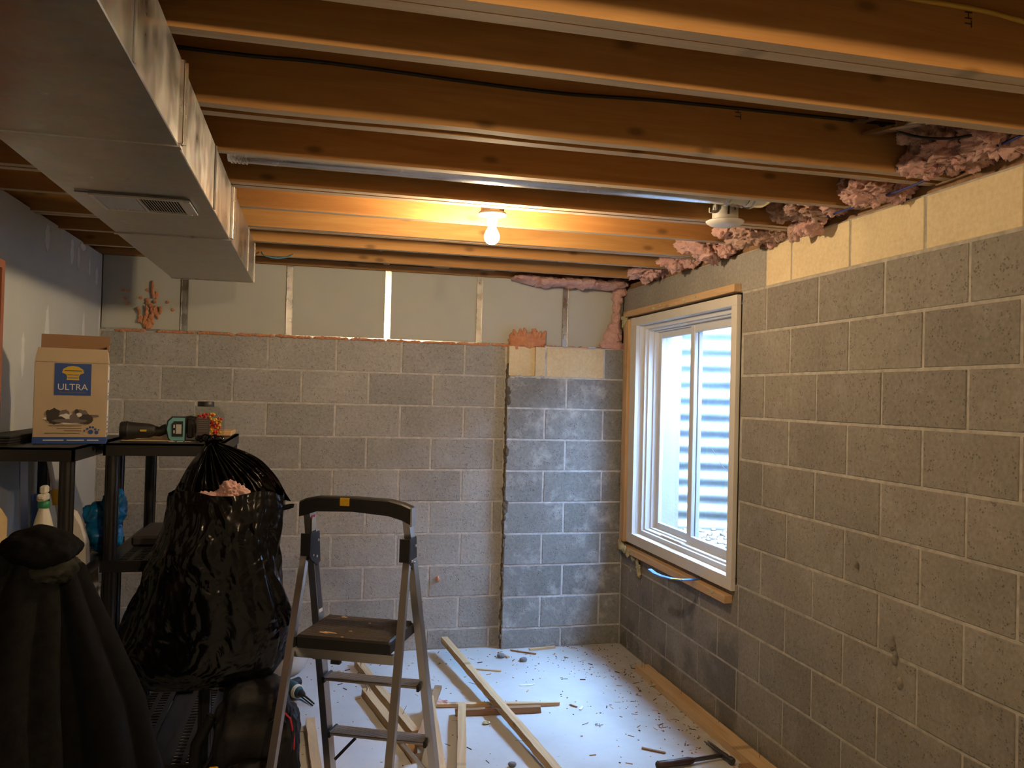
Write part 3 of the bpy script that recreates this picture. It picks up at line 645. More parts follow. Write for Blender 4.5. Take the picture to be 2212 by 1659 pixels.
# ------------------------------------------------------------------ insulation tufts in the joist bays
def tuft(lumps, label, m=('pink', 'pink_grey'), name='insulation_tuft', amp=0.42, freq=15, ridge=0.5, sub=5, g=None):
    b = MB()
    for i, (c, r, *mi) in enumerate(lumps): b.lump(c, r, amp, freq, sub, mi[0] if mi else 0, i * 1.3 + c[1] * 2, ridge)
    o = b.obj(name, list(m)); tag(o, label, 'insulation', g); return o
IG = 'pink insulation tufts along the right wall top'
tuft([((-0.08, -3.06, 2.43), (.12, .11, .065)), ((-0.15, -2.98, 2.40), (.07, .05, .045)), ((-0.06, -3.20, 2.44), (.11, .11, .07)), ((-0.05, -3.31, 2.45), (.10, .08, .06)), ((0.0, -3.12, 2.53), (.17, .2, .1)), ((-0.17, -3.02, 2.50), (.09, .08, .08), 1), ((-0.15, -3.2, 2.53), (.11, .14, .07), 1)], 'largest pink insulation tuft near the right edge, crossed by cables', g=IG)
tuft([((-0.02, -3.50, 2.45), (.09, .06, .06)), ((0.0, -3.5, 2.54), (.12, .09, .08))], 'pink insulation tuft cut off by the right frame edge', g=IG)
tuft([((-0.10, -2.66, 2.40), (.085, .10, .055)), ((-0.03, -2.74, 2.41), (.07, .08, .06)), ((-0.05, -2.65, 2.50), (.12, .14, .10), 1), ((-0.13, -2.6, 2.41), (.05, .05, .045))], 'pink insulation tuft second from the right edge', g=IG)
tuft([((-0.12, -2.30, 2.41), (.11, .10, .045), 1), ((-0.07, -2.38, 2.42), (.10, .06, .04)), ((-0.06, -2.24, 2.365), (.055, .09, .045)), ((0.0, -2.25, 2.47), (.13, .16, .09)), ((-0.16, -2.2, 2.44), (.06, .06, .06), 1), ((-0.08, -2.15, 2.35), (.03, .03, .045), 1)], 'pink insulation tuft behind the unlit recessed light, drooping onto yellow blocks', g=IG)
tuft([((-0.12, -1.84, 2.40), (.10, .12, .060), 1), ((-0.19, -1.80, 2.435), (.09, .09, .045)), ((0.0, -1.84, 2.45), (.12, .15, .09)), ((-0.05, -1.93, 2.39), (.06, .06, .04), 1)], 'round dusty pink insulation tuft right of the window top end', g=IG)
tuft([((-0.11, -1.43, 2.40), (.10, .11, .060)), ((-0.17, -1.38, 2.43), (.07, .09, .06)), ((0.0, -1.42, 2.45), (.12, .15, .09)), ((-0.05, -1.52, 2.385), (.05, .05, .04))], 'pink insulation tuft above the middle of the window', g=IG)
tuft([((-0.10, -1.02, 2.40), (.10, .10, .05)), ((-0.04, -1.10, 2.385), (.05, .05, .04)), ((0.0, -1.02, 2.46), (.12, .14, .09))], 'small pink insulation tuft above the window, third from the corner', g=IG)
tuft([((-0.10, -0.62, 2.40), (.11, .13, .04)), ((-0.07, -0.54, 2.365), (.035, .05, .03)), ((0.0, -0.62, 2.46), (.12, .15, .09))], 'small pink insulation tuft near the room corner', g=IG)
b = MB()
for i in range(9):
    x = -0.74 + i * .082; b.lump((x, -0.10 + 0.02 * math.sin(i), 2.388 - (0.012 if 1 < i < 8 else 0)), (.07, .10, .022 + .006 * (i % 3)), 0.35, 12, 4, 0, i, 0.2)
tag(b.obj('insulation_strip', ['pink', 'pink_grey']), 'long flat strip of pink insulation hanging above the back wall boards', 'insulation')
b = MB()
for i, (x, z, rx, rz_) in enumerate(((-.05, 2.36, .055, .05), (-.06, 2.30, .035, .05), (-.065, 2.23, .028, .05), (-.065, 2.16, .03, .05), (-.075, 2.10, .045, .05), (-.085, 2.04, .065, .055), (-.095, 1.985, .085, .04))):
    b.lump((x, -0.03, z), (rx, .045, rz_), 0.3, 14, 4, 0, i, 0.2)
tag(b.obj('insulation_strip', ['pink', 'pink_grey']), 'pink insulation trailing down the corner beside the window', 'insulation')
tuft([((-1.355, -0.93, 0.018), (.05, .035, .012)), ((-1.31, -0.95, 0.015), (.035, .03, .012))], 'wispy pink insulation scrap on the floor behind the ladder', sub=4)

# orange spray foam
def curls(c, n, sx, sz, seed, y=0.004, r=0.012):
    b = MB(); q = random.Random(seed)
    for i in range(n):
        x = c[0] + q.uniform(-sx, sx); z = c[1] + q.uniform(-sz, sz) ; pts = []; dx = q.uniform(-.3, .3)
        for k in range(5): pts.append((x + dx * k * .018 + q.uniform(-.004, .004), y - .012 + q.uniform(-.012, .006), z + (k - 2) * .016))
        b.tube(pts, [r * .5, r, r * 1.15, r, r * .5], 8)
    return b
b = curls((-0.675, 2.0), 34, .115, .045, 4, -0.01, 0.013); b.lump((-0.675, -0.02, 1.995), (.125, .03, .05), .3, 20, 4, 0, 2, .2)
tag(b.obj('foam_lump', 'foam'), 'bulky curl of orange spray foam above the cream pilaster blocks', 'foam')
b = MB(); q = random.Random(8)
for i in range(34):
    z = 1.985 + q.random() * .11; hw = (z - 1.97) * .75; x = -2.995 + q.uniform(-hw, hw)
    b.tube([(x + q.uniform(-.006, .006), 0.006 - q.random() * .015, z + (k - 2) * .011) for k in range(5)], [.004, .008, .009, .008, .004], 7)
tag(b.obj('foam_lump', 'foam'), 'wedge of orange spray foam on the board left of the duct end', 'foam')
b = MB().tube([(-2.972, 0.006, 2.258), (-2.968, 0.002, 2.23), (-2.966, 0.0, 2.19), (-2.960, 0.002, 2.155)], [.006, .009, .009, .007], 8)
for i in range(9): b.lump((-2.978 + q.uniform(-.022, .028), 0.006, 2.145 - i * .009), (.012, .008, .010), .4, 40, 3, 0, i)
b.lump((-2.945, .006, 2.175), (.012, .008, .022), .4, 40, 3, 0, 3)
tag(b.obj('foam_lump', 'foam'), 'thin vertical drip of orange spray foam left of the duct end', 'foam')
for i, (x, z) in enumerate(((-3.135, 2.195), (-3.105, 2.19), (-3.12, 2.145), (-3.105, 2.118), (-3.033, 2.153), (-2.885, 2.135), (-2.852, 2.09), (-3.0, 2.205))):
    tag(MB().lump((x, 0.013, z), (.011, .006, .009), .5, 50, 3, 0, i, .2).obj('foam_dab', 'foam'), ('leftmost small foam dab on the corner board', 'reddish foam dab just right of the leftmost one', 'left foam dab below the topmost pair on the corner board', 'lowest foam dab of the left group on the corner board', 'foam dab midway between the left group and the drip', 'foam dab right of the vertical foam drip, under the duct', 'foam dab furthest right, beside the furring strip', 'faint foam dab just left of the vertical drip top')[i], 'foam', 'orange foam dabs left of the duct end')
b = MB()
for i in range(150):
    x = -3.17 + i * .0205
    if -2.99 < x < -2.93 or (i * 7) % 11 == 0 or x > -0.12: continue
    b.lump((x, -0.004, TOPB + 0.001 + q.uniform(-.003, .003)), (.016, .010, .006 + q.random() * .004), .4, 40, 2, 0, i)
b.obj('foam_bead', 'foam', wb)
tag(MB().lump((-1.22, -0.012, 0.455), (.012, .014, .016), .4, 40, 3, 0, 1).obj('foam_dab', 'foam'), 'small orange foam dab low on the back wall right of the ladder', 'foam')

# ------------------------------------------------------------------ shelving units
def tier_mesh(wx, wy, h=0.045):
    b = MB(); t = 0.012; zt = 0.0
    b.box(-wx / 2, wx / 2, -wy / 2, -wy / 2 + t, -h, zt).box(-wx / 2, wx / 2, wy / 2 - t, wy / 2, -h, zt).box(-wx / 2, -wx / 2 + t, -wy / 2 + t, wy / 2 - t, -h, zt).box(wx / 2 - t, wx / 2, -wy / 2 + t, wy / 2 - t, -h, zt)
    # top skin: solid rails along the length with two double rows of slots
    y0, y1 = -wy / 2 + t, wy / 2 - t; z0 = -0.006; xs0 = -wx / 2 + t; W = wx - 2 * t
    solid = [(0, .12), (.205, .255), (.34, .40), (.60, .66), (.745, .795), (.88, 1.0)]
    for a, c in solid: b.box(xs0 + a * W, xs0 + c * W, y0, y1, z0, zt - .0005)
    b.box(xs0 + .40 * W, xs0 + .60 * W, y0, y1, z0 - .012, z0 - .006)
    slots = [(.12, .205), (.255, .34), (.66, .745), (.795, .88)]
    n = int((y1 - y0) / .034)
    for i in range(n + 1):
        y = y0 + (y1 - y0) * i / n
        for a, c in slots: b.box(xs0 + a * W, xs0 + c * W, max(y - .008, y0), min(y + .008, y1), z0, zt - .0005)
    return b
def shelving(x, y, wx, wy, zs, label, solid_top=True):
    t = empty('shelving_unit', (x, y, 0)); tag(t, label, 'shelf', 'black plastic shelving units')
    me = tier_mesh(wx, wy).mesh('shelf_tier', 'shelf')
    for z in zs[:-1]: link('shelf_tier', me, t, (0, 0, z))
    bt = MB(); h = .05; bt.box(-wx / 2, wx / 2, -wy / 2, wy / 2, zs[-1] - .008, zs[-1]).box(-wx / 2, wx / 2, -wy / 2, -wy / 2 + .01, zs[-1] - h, zs[-1]).box(-wx / 2, wx / 2, wy / 2 - .01, wy / 2, zs[-1] - h, zs[-1]).box(-wx / 2, -wx / 2 + .01, -wy / 2, wy / 2, zs[-1] - h, zs[-1]).box(wx / 2 - .01, wx / 2, -wy / 2, wy / 2, zs[-1] - h, zs[-1])
    bt.obj('shelf_top', 'shelf', t)
    pm = MB()
    for k in range(6): pass
    pm = MB().lathe([(.024, 0), (.024, zs[-1] - .01)], 20)
    for a in range(8):
        aa = a * PI / 4; pm.box(math.cos(aa) * .0245 - .002, math.cos(aa) * .0245 + .002, math.sin(aa) * .0245 - .002, math.sin(aa) * .0245 + .002, 0.01, zs[-1] - .02)
    pme = pm.mesh('post', 'shelf')
    for sx in (-1, 1):
        for sy in (-1, 1): link('post', pme, t, (sx * (wx / 2 - .03), sy * (wy / 2 - .03), 0))
    return t
SBX, SBY = -2.612, -1.225
shelving(SBX, SBY, 0.44, 0.88, (0.10, 0.47, 0.93, 1.40), 'black plastic shelving unit behind the trash bag, tools on top')
shelving(-3.045, -1.52, 0.37, 0.88, (0.10, 0.47, 0.93, 1.40), 'black plastic shelving unit against the left wall, carton on top')

# things on the shelving
cb = empty('litter_carton', (-2.955, -1.64, 1.401), math.radians(11)); tag(cb, 'tan cardboard carton with open lid and blue ULTRA label', 'box')
bw, bd, bh = .126, .10, .315
def cc(b, n, m): return b.obj(n, m, cb)
cc(MB().box(-bw, bw, -bd, bd, 0, bh, 0, None, .003).add([(-bw, -bd, bh), (bw, -bd, bh), (bw * .96, -bd * .55, bh + .055), (-bw * .96, -bd * .55, bh + .055), (-bw, bd, bh), (bw, bd, bh), (bw * .96, bd * .8, bh + .055), (-bw * .96, bd * .8, bh + .055)], [(0, 1, 2, 3), (4, 7, 6, 5), (0, 3, 7, 4), (1, 5, 6, 2), (3, 2, 6, 7)]), 'carton_body', 'carton')
cc(MB().box(-bw * .97, bw * .99, bd * .75, bd * .8, bh + .05, bh + .115).box(bw * .93, bw * .99, -bd * .3, bd * .8, bh + .05, bh + .075), 'flap', 'carton_in')
cc(MB().box(-.06, .055, -bd * .62, -bd * .58, bh + .038, bh + .043), 'handle_slot', 'carton_in')
yf = -bd - .0008
cc(MB().box(-bw - .0006, bw + .0006, -bd - .0006, bd + .0006, 0, .026), 'blue_band', 'print_blue')
for q_ in ((-.09, -.02), (-.01, .05), (.06, .10)): cc(MB().box(q_[0], q_[1], yf - .0004, yf + .0004, .012, .0155), 'printed_line', 'print_white')
lb = cc(MB().box(-.058, .068, yf - .0003, yf + .0005, .187, .31), 'label', 'print_blue')
text_mesh('lettering', 'ULTRA', .034, 'print_white', lb, (.005, yf - .0008, .218), (PI / 2, 0, 0), .0003)
MB().box(-.04, .05, yf - .001, yf - .0004, .1965, .1995).obj('printed_line', 'print_grey', lb)
em = MB(); T = Matrix(((1, 0, 0, .005), (0, 0, -1, yf - .0005), (0, 1, 0, .272), (0, 0, 0, 1)))
em.prism([(-.038, .002), (-.034, .016), (-.018, .026), (0, .029), (.018, .026), (.034, .016), (.038, .002), (.024, -.004), (.02, -.014), (.022, -.026), (-.022, -.026), (-.02, -.014), (-.024, -.004)], 0, .0006, T)
em.obj('emblem', 'print_yellow', lb)
em2 = MB()
for (x, z, a, c) in ((0, .010, .030, .0016), (0, -.006, .020, .0012), (0, -.018, .018, .0012)): em2.box(.005 + x - a, .005 + x + a, yf - .0016, yf - .0011, .272 + z - c, .272 + z + c)
em2.obj('emblem_detail', 'print_blue', lb)
# printed picture of two kittens lying on their backs, as soft blots
ct = MB()
def blot(x, z, rx, rz_, d, seed, mi=0):
    poly = [(math.cos(t * PI / 12) * rx * (1 + .22 * noise.noise((t * .9, seed, 0))), math.sin(t * PI / 12) * rz_ * (1 + .22 * noise.noise((t * .9, seed, 5)))) for t in range(24)]
    ct.prism(poly, 0, .0004, Matrix(((1, 0, 0, x), (0, 0, -1, yf - d), (0, 1, 0, z), (0, 0, 0, 1))), mi)
blot(-.005, .096, .085, .020, .0002, 9, 2); blot(-.055, .105, .026, .030, .0006, 1, 0); blot(-.02, .113, .018, .018, .0008, 2, 1); blot(-.015, .095, .03, .02, .0010, 3, 2)
blot(.035, .105, .030, .028, .0012, 4, 1); blot(.055, .095, .024, .020, .0014, 5, 0); blot(.03, .112, .010, .008, .0018, 6, 2); blot(.078, .108, .022, .005, .0006, 7, 1); blot(-.075, .118, .008, .012, .0009, 8, 0); blot(.022, .124, .008, .010, .0016, 3, 0); blot(-.045, .092, .03, .014, .0013, 13, 0); blot(0, .088, .06, .008, .0015, 14, 1); blot(.012, .100, .014, .016, .0019, 15, 1)
cc(ct, 'cat_picture', ['print_dark', 'print_grey', 'print_white'])
for i, (a, c) in enumerate(((-.07, .04), (-.045, .04), (-.02, .04), (-.085, .035))): cc(MB().box(a, c, yf - .0004, yf + .0004, .068 - i * .0095, .0705 - i * .0095), 'printed_line', 'print_grey')
pw = MB()
for (x, z, r) in ((.072, .046, .009), (.060, .058, .0045), (.069, .064, .0045), (.079, .064, .0045), (.088, .056, .0045), (.092, .044, .007), (.1, .054, .003), (.05, .05, .003)):
    pw.prism([(math.cos(t * PI / 6) * r, math.sin(t * PI / 6) * r) for t in range(12)], 0, .0005, Matrix(((1, 0, 0, x), (0, 0, -1, yf), (0, 1, 0, z), (0, 0, 0, 1))))
cc(pw, 'paw_print', 'print_blue')
for z0, z1 in ((.05, .058), (.065, .07), (.08, .086), (.10, .104), (.17, .19), (.195, .20), (.24, .25), (.03, .04)): cc(MB().box(bw + .0002, bw + .0008, -bd * .7, bd * .3, z0, z1), 'side_print', 'print_blue')
cc(MB().box(bw - .001, bw + .0004, -bd, bd, .026, bh - .01), 'side_panel', 'print_white')

# flat folded sheets behind the carton
b = MB()
for i in range(4): b.box(-3.22, -3.10, -1.9 + i * .01, -1.2, 1.4005 + i * .009, 1.407 + i * .009)
tag(b.obj('flat_sheets', 'black_tex'), 'stack of thin dark boards on the shelf left of the carton', 'boards')
tag(MB().box(-2.50, -2.405, -1.05, -0.82, 1.401, 1.425, 0, None, .003).obj('wood_scrap', 'wood_y'), 'short light wood scrap at the right end of the shelf top', 'wood scrap')
tag(MB().box(-2.80, -2.60, -1.5, -1.2, 1.4005, 1.403).obj('paper_sheet', 'paper_tan'), 'flat tan sheet under the tools on the shelf', 'paper')
# flashlight-like nozzle tool
fl = empty('hand_vacuum', (-2.73, -1.46, 1.442), math.radians(8)); tag(fl, 'black hand tool with a wide round end lying beside the carton', 'tool')
TX = Matrix.Rotation(PI / 2, 4, 'Y')
MB().lathe([(.03, -.085), (.037, -.08), (.039, -.055), (.037, -.045), (.034, -.02), (.030, .03), (.024, .05)], 28, TX).obj('head', 'black_tex', fl)
MB().lathe([(.0385, -.062), (.0400, -.060), (.0400, -.054), (.0385, -.052)], 28, TX, cap=False).obj('ring', 'black', fl)
MB().tube([(.04, 0, 0), (.07, 0, -.004), (.085, 0, .003), (.10, 0, .008)], [.024, .021, .021, .024], 16).obj('handle', 'black_tex', fl)
MB().box(-.005, .02, -.036, -.0335, -.002, .006).obj('sticker', 'print_yellow', fl)
# drill lying with its battery socket to the camera
dl = empty('power_drill', (-2.585, -1.43, 1.402)); tag(dl, 'black power drill lying down with teal battery socket showing', 'tool')
hs = [(math.cos(t * PI / 14 - 0) * .055, .052 + math.sin(t * PI / 14) * .052) for t in range(28)]
def cd(b, n, m): return b.obj(n, m, dl)
sk = [(-.032, .012), (-.022, .001), (.030, .001), (.030, .098), (-.018, .098), (-.034, .082), (-.040, .05)]
TY = lambda y: Matrix(((1, 0, 0, 0), (0, 0, 1, y), (0, 1, 0, 0), (0, 0, 0, 1)))
cd(MB().prism([(x * 1.12 - .002, (z - .05) * 1.07 + .052) for x, z in sk], 0.0, .03, TY(-.055)), 'foot', 'black')
cd(MB().prism(sk, 0, .006, TY(-.062)), 'socket_rim', 'teal')
cd(MB().prism([(-.020, .018), (.024, .018), (.024, .083), (-.012, .083), (-.022, .07)], 0, .001, TY(-.0635)), 'socket', 'black')
cd(MB().box(-.004, .018, -.066, -.0635, .03, .070).box(-.014, -.008, -.066, -.0635, .032, .045).box(-.014, -.008, -.066, -.0635, .055, .068), 'terminal', 'grey_plastic')
cd(MB().tube([(.0, -.03, .052), (.005, .03, .055), (.01, .07, .058)], [.034, .030, .034], 16), 'grip', 'black_tex')
cd(MB().tube([(.0, .10, .060), (.03, .11, .062), (.05, .14, .06)], [.036, .042, .036], 20), 'motor_housing', 'black')
cd(MB().box(.034, .062, -.035, .02, .01, .095, 0, None, .006), 'battery', 'black_tex')
bt = MB()
for i, (x, y) in enumerate(((-2.60, -1.60), (-2.57, -1.59), (-2.54, -1.585), (-2.52, -1.60))): bt.tube([(x, y, 1.404), (x + .025, y + .004, 1.404)], .003, 6)
tag(bt.obj('drill_bits', 'steel'), 'few loose shiny drill bits on the shelf edge in front of the drill', 'drill bits')
# candy jar
jr_ = empty('candy_jar', (-2.470, -1.42, 1.401), math.radians(14)); tag(jr_, 'clear square jar of red and yellow sweets with black lid', 'jar')
jb_ = MB(); pr_ = [(-.050, .0), (.062, .0), (.062, .118), (.030, .150), (-.048, .150), (-.050, .148)]
jb_.prism(pr_, -.05, .05, TY(0)); jb_.obj('jar_body', 'jar_glass', jr_)
MB().lathe([(.034, .148), (.0345, .150), (.0345, .168), (.032, .170)], 28, Matrix.Translation((-.010, 0, 0))).obj('lid', 'black', jr_)
MB().box(-.052, -.0505 + .052, -.0522, -.0508, .012, .098).obj('label', 'print_dark', jr_)
lt = MB()
for i in range(6): lt.box(-.046, -.006, -.0526, -.0522, .088 - i * .009, .0895 - i * .009)
lt.box(-.012, .0, -.0528, -.0522, .016, .028); lt.obj('label_print', 'print_grey', jr_)
cm = MB(); q = random.Random(2)
for i in range(170):
    x = q.uniform(-.042, .054); z = q.uniform(.006, .118 if x < .03 else .10); y = q.choice([-.042, -.035, -.03, .03, .04, q.uniform(-.04, .04)])
    cm.lump((x, y, z), (.0065, .0065, .0065), .1, 10, 1, q.randint(0, 1) if q.random() < .8 else 0, i)
cs = cm.obj('sweets', ['candy_red', 'candy_yellow'], jr_); cs['kind'] = 'stuff'

# things on the middle tier of the left unit
sb = empty('spray_bottle', (-3.0, -1.80, 0.931)); tag(sb, 'white spray bottle with green collar on the left shelf', 'bottle')
MB().lathe([(.03, 0), (.045, .004), (.047, .05), (.043, .12), (.028, .19), (.018, .225), (.016, .235)], 28).obj('bottle_body', 'clear_white', sb)
MB().lathe([(.020, .232), (.0205, .234), (.0205, .255), (.018, .257)], 24).obj('collar', 'spray_green', sb)
MB().box(-.018, .012, -.03, .03, .258, .285, 0, None, .005).box(-.008, .008, -.045, -.028, .268, .28, 0, None, .002).box(-.015, .010, -.012, .03, .285, .315, 0, None, .006).obj('trigger_head', 'clear_white', sb)
mo = MB().tube([(-2.96, -1.62, .935), (-3.055, -1.60, 1.38)], .009, 12)
mop = mo.obj('mop_pole', 'vinyl'); tag(mop, 'white pole with yellow clasp leaning behind the spray bottle', 'pole'); MB().tube([(-3.005, -1.61, 1.15), (-3.018, -1.607, 1.21)], .017, 12).obj('clasp', 'yellow', mop)
tag(MB().box(-3.075, -3.045, -1.70, -1.66, .931, 1.20, 0, None, .004).obj('scrub_brush', 'print_blue'), 'dark blue flat brush handle standing left of the spray bottle', 'brush')
tag(MB().lathe([(.05, 0), (.055, .005), (.055, .20), (.035, .235), (.03, .24)], 28, Matrix.Translation((-3.16, -1.86, .931))).obj('paper_roll', 'paper_tan'), 'tan round canister standing at the left end of the shelf', 'canister')
tag(MB().lump((-3.09, -1.75, .975), (.04, .04, .045), .3, 20, 3, 0, 3).obj('crumpled_wrap', 'clear_white'), 'crumpled clear wrap behind the coats on the shelf', 'plastic wrap')
tag(MB().prism([(-.032, 0), (.04, 0), (.035, .08), (.015, .15), (-.012, .20), (-.03, .21)], -.03, .03, Matrix(((1, 0, 0, -2.905), (0, 0, 1, -1.70), (0, 1, 0, .931), (0, 0, 0, 1)))).obj('detergent_bottle', 'white_plastic'), 'white detergent bottle beside the blue plastic bag', 'bottle')
b = MB()
for i, (c, r) in enumerate((((-2.832, -1.46, 1.00), (.075, .09, .08)), ((-2.80, -1.44, 1.10), (.05, .07, .09)), ((-2.87, -1.45, 1.07), (.05, .06, .055)))): b.lump(c, r, .3, 14, 4, 0, i, .35)
bb = b.obj('plastic_bag', 'blue_bag'); tag(bb, 'crumpled bright blue plastic bag on the shelf behind the coats', 'bag')
bb.location.z = 0.01; bb.location.x = -0.03
tag(MB().beam((-3.17, -1.45, .935), (-3.19, -1.43, 1.36), .03, .012).obj('grey_slat', 'alu'), 'grey metal slat standing at the back of the left shelf', 'slat')
tag(MB().beam((-2.905, -1.38, .49), (-2.93, -1.36, .87), .05, .014, up=(0, 1, 0)).obj('pale_board', 'vinyl'), 'pale blue grey board standing behind the coats', 'board')
tag(MB().box(-2.78, -2.46, -1.35, -0.95, .93, .975, 0, None, .01).obj('storage_lid', 'print_dark'), 'dark green lid lying on the middle tier of the shelving', 'lid')

# ------------------------------------------------------------------ trash bag
def trash_bag():
    t = empty('trash_bag', (-2.43, -1.83, .5)); tag(t, 'large open black trash bag hanging from the shelving, pink insulation inside', 'bag')
    # outline: z, xleft, xright, half depth
    prof = [(0.475, -2.52, -2.33, .05), (0.485, -2.64, -2.24, .09), (0.515, -2.70, -2.145, .12), (0.56, -2.745, -2.12, .14), (0.65, -2.745, -2.105, .155), (0.75, -2.70, -2.10, .16), (0.85, -2.66, -2.115, .165), (0.93, -2.63, -2.135, .165), (1.02, -2.60, -2.14, .165), (1.10, -2.57, -2.125, .16), (1.155, -2.56, -2.115, .15), (1.195, -2.555, -2.12, .14)]
    def P(z):
        for a, c in zip(prof, prof[1:]):
            if a[0] <= z <= c[0]:
                k = (z - a[0]) / (c[0] - a[0]); k = k * k * (3 - 2 * k) if 0 else k
                return [a[i] + (c[i] - a[i]) * k for i in (1, 2, 3)]
        return prof[-1][1:]
    na, nz = 220, 110; vs = []; fs = []; yc = -1.835
    def wr(a, z, s=1.0):
        p = Vector((math.cos(a) * .8, math.sin(a) * .8, z)); r = 0
        d = math.sin(a * 9 + z * 3.5) * .5 + math.sin(a * 17 - z * 7 + 2) * .3
        r += .006 * d + .016 * (abs(noise.noise(Vector((a * 2.1 + z * 2.2, z * 2.5, 1)))) - .3) * 1.4
        r += .010 * (abs(noise.noise(Vector((a * 4.0 - z * 4.0, z * 4.5, 7)))) - .3) + .007 * (abs(noise.noise(Vector((a * 8.0 + z * 9.0, z * 6, 3)))) - .3)
        return r * s
    for j in range(nz + 1):
        u = j / nz; z = .475 + .72 * u; xl, xr, dp = P(z)
        for i in range(na):
            a = 2 * PI * i / na; cx_ = (xl + xr) / 2; hw = (xr - xl) / 2
            c_, s_ = math.cos(a), math.sin(a); ex = 0.8
            x = math.copysign(abs(c_) ** ex, c_) * hw; y = math.copysign(abs(s_) ** ex, s_) * dp
            k = 1 + wr(a, z) / .2
            zz = z
            if u > .9: zz += (u - .9) / .1 * (.010 * math.sin(a * 5) + .028 - .012 * s_)
            vs.append((cx_ + x * k, yc + y * k, zz))
    for j in range(nz):
        for i in range(na): fs.append((j * na + i, j * na + (i + 1) % na, (j + 1) * na + (i + 1) % na, (j + 1) * na + i))
    b = MB(); b.add(vs, fs, 0, True); b.add(vs[:na], [tuple(range(na))[::-1]], 0, True)
    # hood: from rim (left front, back, right) up to the knot
    knot = Vector((-2.425, -1.72, 1.425)); n1, n2 = 150, 46; hv = []; hf = []
    for i in range(n1 + 1):
        a = math.radians(-118 - (238) * i / n1)          # from the left front round the back to the right
        z = 1.185; xl, xr, dp = P(z); cx_ = (xl + xr) / 2; hw = (xr - xl) / 2; c_, s_ = math.cos(a), math.sin(a)
        x = math.copysign(abs(c_) ** .8, c_) * hw; y = math.copysign(abs(s_) ** .8, s_) * dp; k = 1 + wr(a, z) / .2
        base = Vector((cx_ + x * k, yc + y * k, z - .02 + (.02 if s_ > 0 else 0)))
        edge = 0 if i < n1 * .93 else (i - n1 * .93) / (n1 * .07)
        base += Vector((.02 * edge, -.0, -.0))
        for j in range(n2 + 1):
            v = j / n2; p = base.lerp(knot, v); bulge = math.sin(v * PI) * (.015 + .05 * max(0, c_)); 
            out = Vector((p.x - cx_, p.y - yc, 0)); out = out.normalized() if out.length > 1e-4 else Vector((1, 0, 0))
            pl = math.sin(i * 2 * PI / n1 * 15 + v * 1.5) * .010 * (1 - v * .4) * math.sin(min(1, v * 3) * PI / 2) + .006 * noise.noise((i * .09, v * 5, 2))
            rightk = max(0, c_) ** 2
            p = p + out * (bulge * .45 + pl) + Vector((0, 0, 1)) * (bulge * (.25 + .45 * rightk))
            if v > .9: p += out * .012 * math.sin(i * .8)
            hv.append(p)
    for i in range(n1):
        for j in range(n2): o = i * (n2 + 1) + j; hf.append((o, o + 1, o + n2 + 2, o + n2 + 1))
    b.add(hv, hf, 0, True)
    # right-hand torn lip sticking out
    lv = []; lf = []
    for i in range(13):
        for j in range(7):
            u, v = i / 12, j / 6; lv.append((-2.20 + .115 * u - .02 * v * v, -1.93 + .02 * v + .10 * u + .008 * math.sin(u * 9 + v * 4), 1.205 - .035 * u * u + .006 * math.sin(u * 7) - .075 * v * (1 - .75 * u) + .005 * math.cos(v * 8 + u * 5)))
    for i in range(12):
        for j in range(6): o = i * 7 + j; lf.append((o, o + 1, o + 8, o + 7))
    b.add(lv, lf, 0, True)
    # gathered ends above the knot
    for i in range(7):
        a = i * .9; b.lump((knot.x + .03 * math.cos(a), knot.y + .02 * math.sin(a), knot.z + .002), (.028, .016, .014), .5, 30, 3, 0, i, .3)
    o = b.obj('bag_film', 'bag', t); o.location = (2.43, 1.83, -.5)
    f = MB().lump((-2.37, -1.86, 1.185), (.12, .07, .05), .3, 12, 5, 0, 4, .25).lump((-2.315, -1.87, 1.225), (.055, .05, .050), .35, 14, 5, 0, 6, .25)
    tag(f.obj('insulation_tuft', 'pink'), 'pink insulation sticking out of the open trash bag', 'insulation')
trash_bag()

# ------------------------------------------------------------------ backpack and drill on the floor
bp = empty('backpack', (-2.21, -1.93, 0)); tag(bp, 'black backpack with red zip pulls standing below the trash bag', 'backpack')
def cloth_box(cx, cy, cz, hx, hy, hz, ex=.55, amp=.012, na=72, nz=40, seed=0, lean=(0, 0)):
    vs = []; fs = []
    for j in range(nz + 1):
        ph = -PI / 2 + PI * j / nz; zc = math.sin(ph); rc = math.cos(ph); zc = math.copysign(abs(zc) ** ex, zc); rc = abs(rc) ** ex
        for i in range(na):
            a = 2 * PI * i / na; c_, s_ = math.cos(a), math.sin(a); x = math.copysign(abs(c_) ** ex, c_) * rc; y = math.copysign(abs(s_) ** ex, s_) * rc
            n_ = noise.fractal(Vector((x * 2, y * 2, zc * 2.4 + seed)), 1, 2, 4) * amp + abs(noise.noise(Vector((x * 3 + seed, y * 3, zc * 4)))) * amp
            vs.append((cx + x * hx * (1 - .12 * zc) + x * n_ + lean[0] * zc, cy + y * hy + y * n_ * 1.5 + lean[1] * zc, cz + zc * hz))
    for j in range(nz):
        for i in range(na): fs.append((j * na + i, j * na + (i + 1) % na, (j + 1) * na + (i + 1) % na, (j + 1) * na + i))
    return MB().add(vs, fs, 0, True)
cloth_box(0.0, 0.02, .262, .14, .13, .258, .5, .02, seed=2).obj('main_compartment', 'pack', bp)
cloth_box(.118, .0, .21, .05, .11, .20, .5, .015, seed=5).obj('side_pocket', 'pack', bp)
cloth_box(.0, -.13, .15, .10, .035, .12, .5, .012, seed=8).obj('front_pocket', 'pack', bp)
MB().tube([(-.15, -.02, .40), (-.20, -.03, .30), (-.21, -.03, .18), (-.15, -.03, .05)], [.02, .024, .022, .016], 10).obj('strap', 'pack', bp)
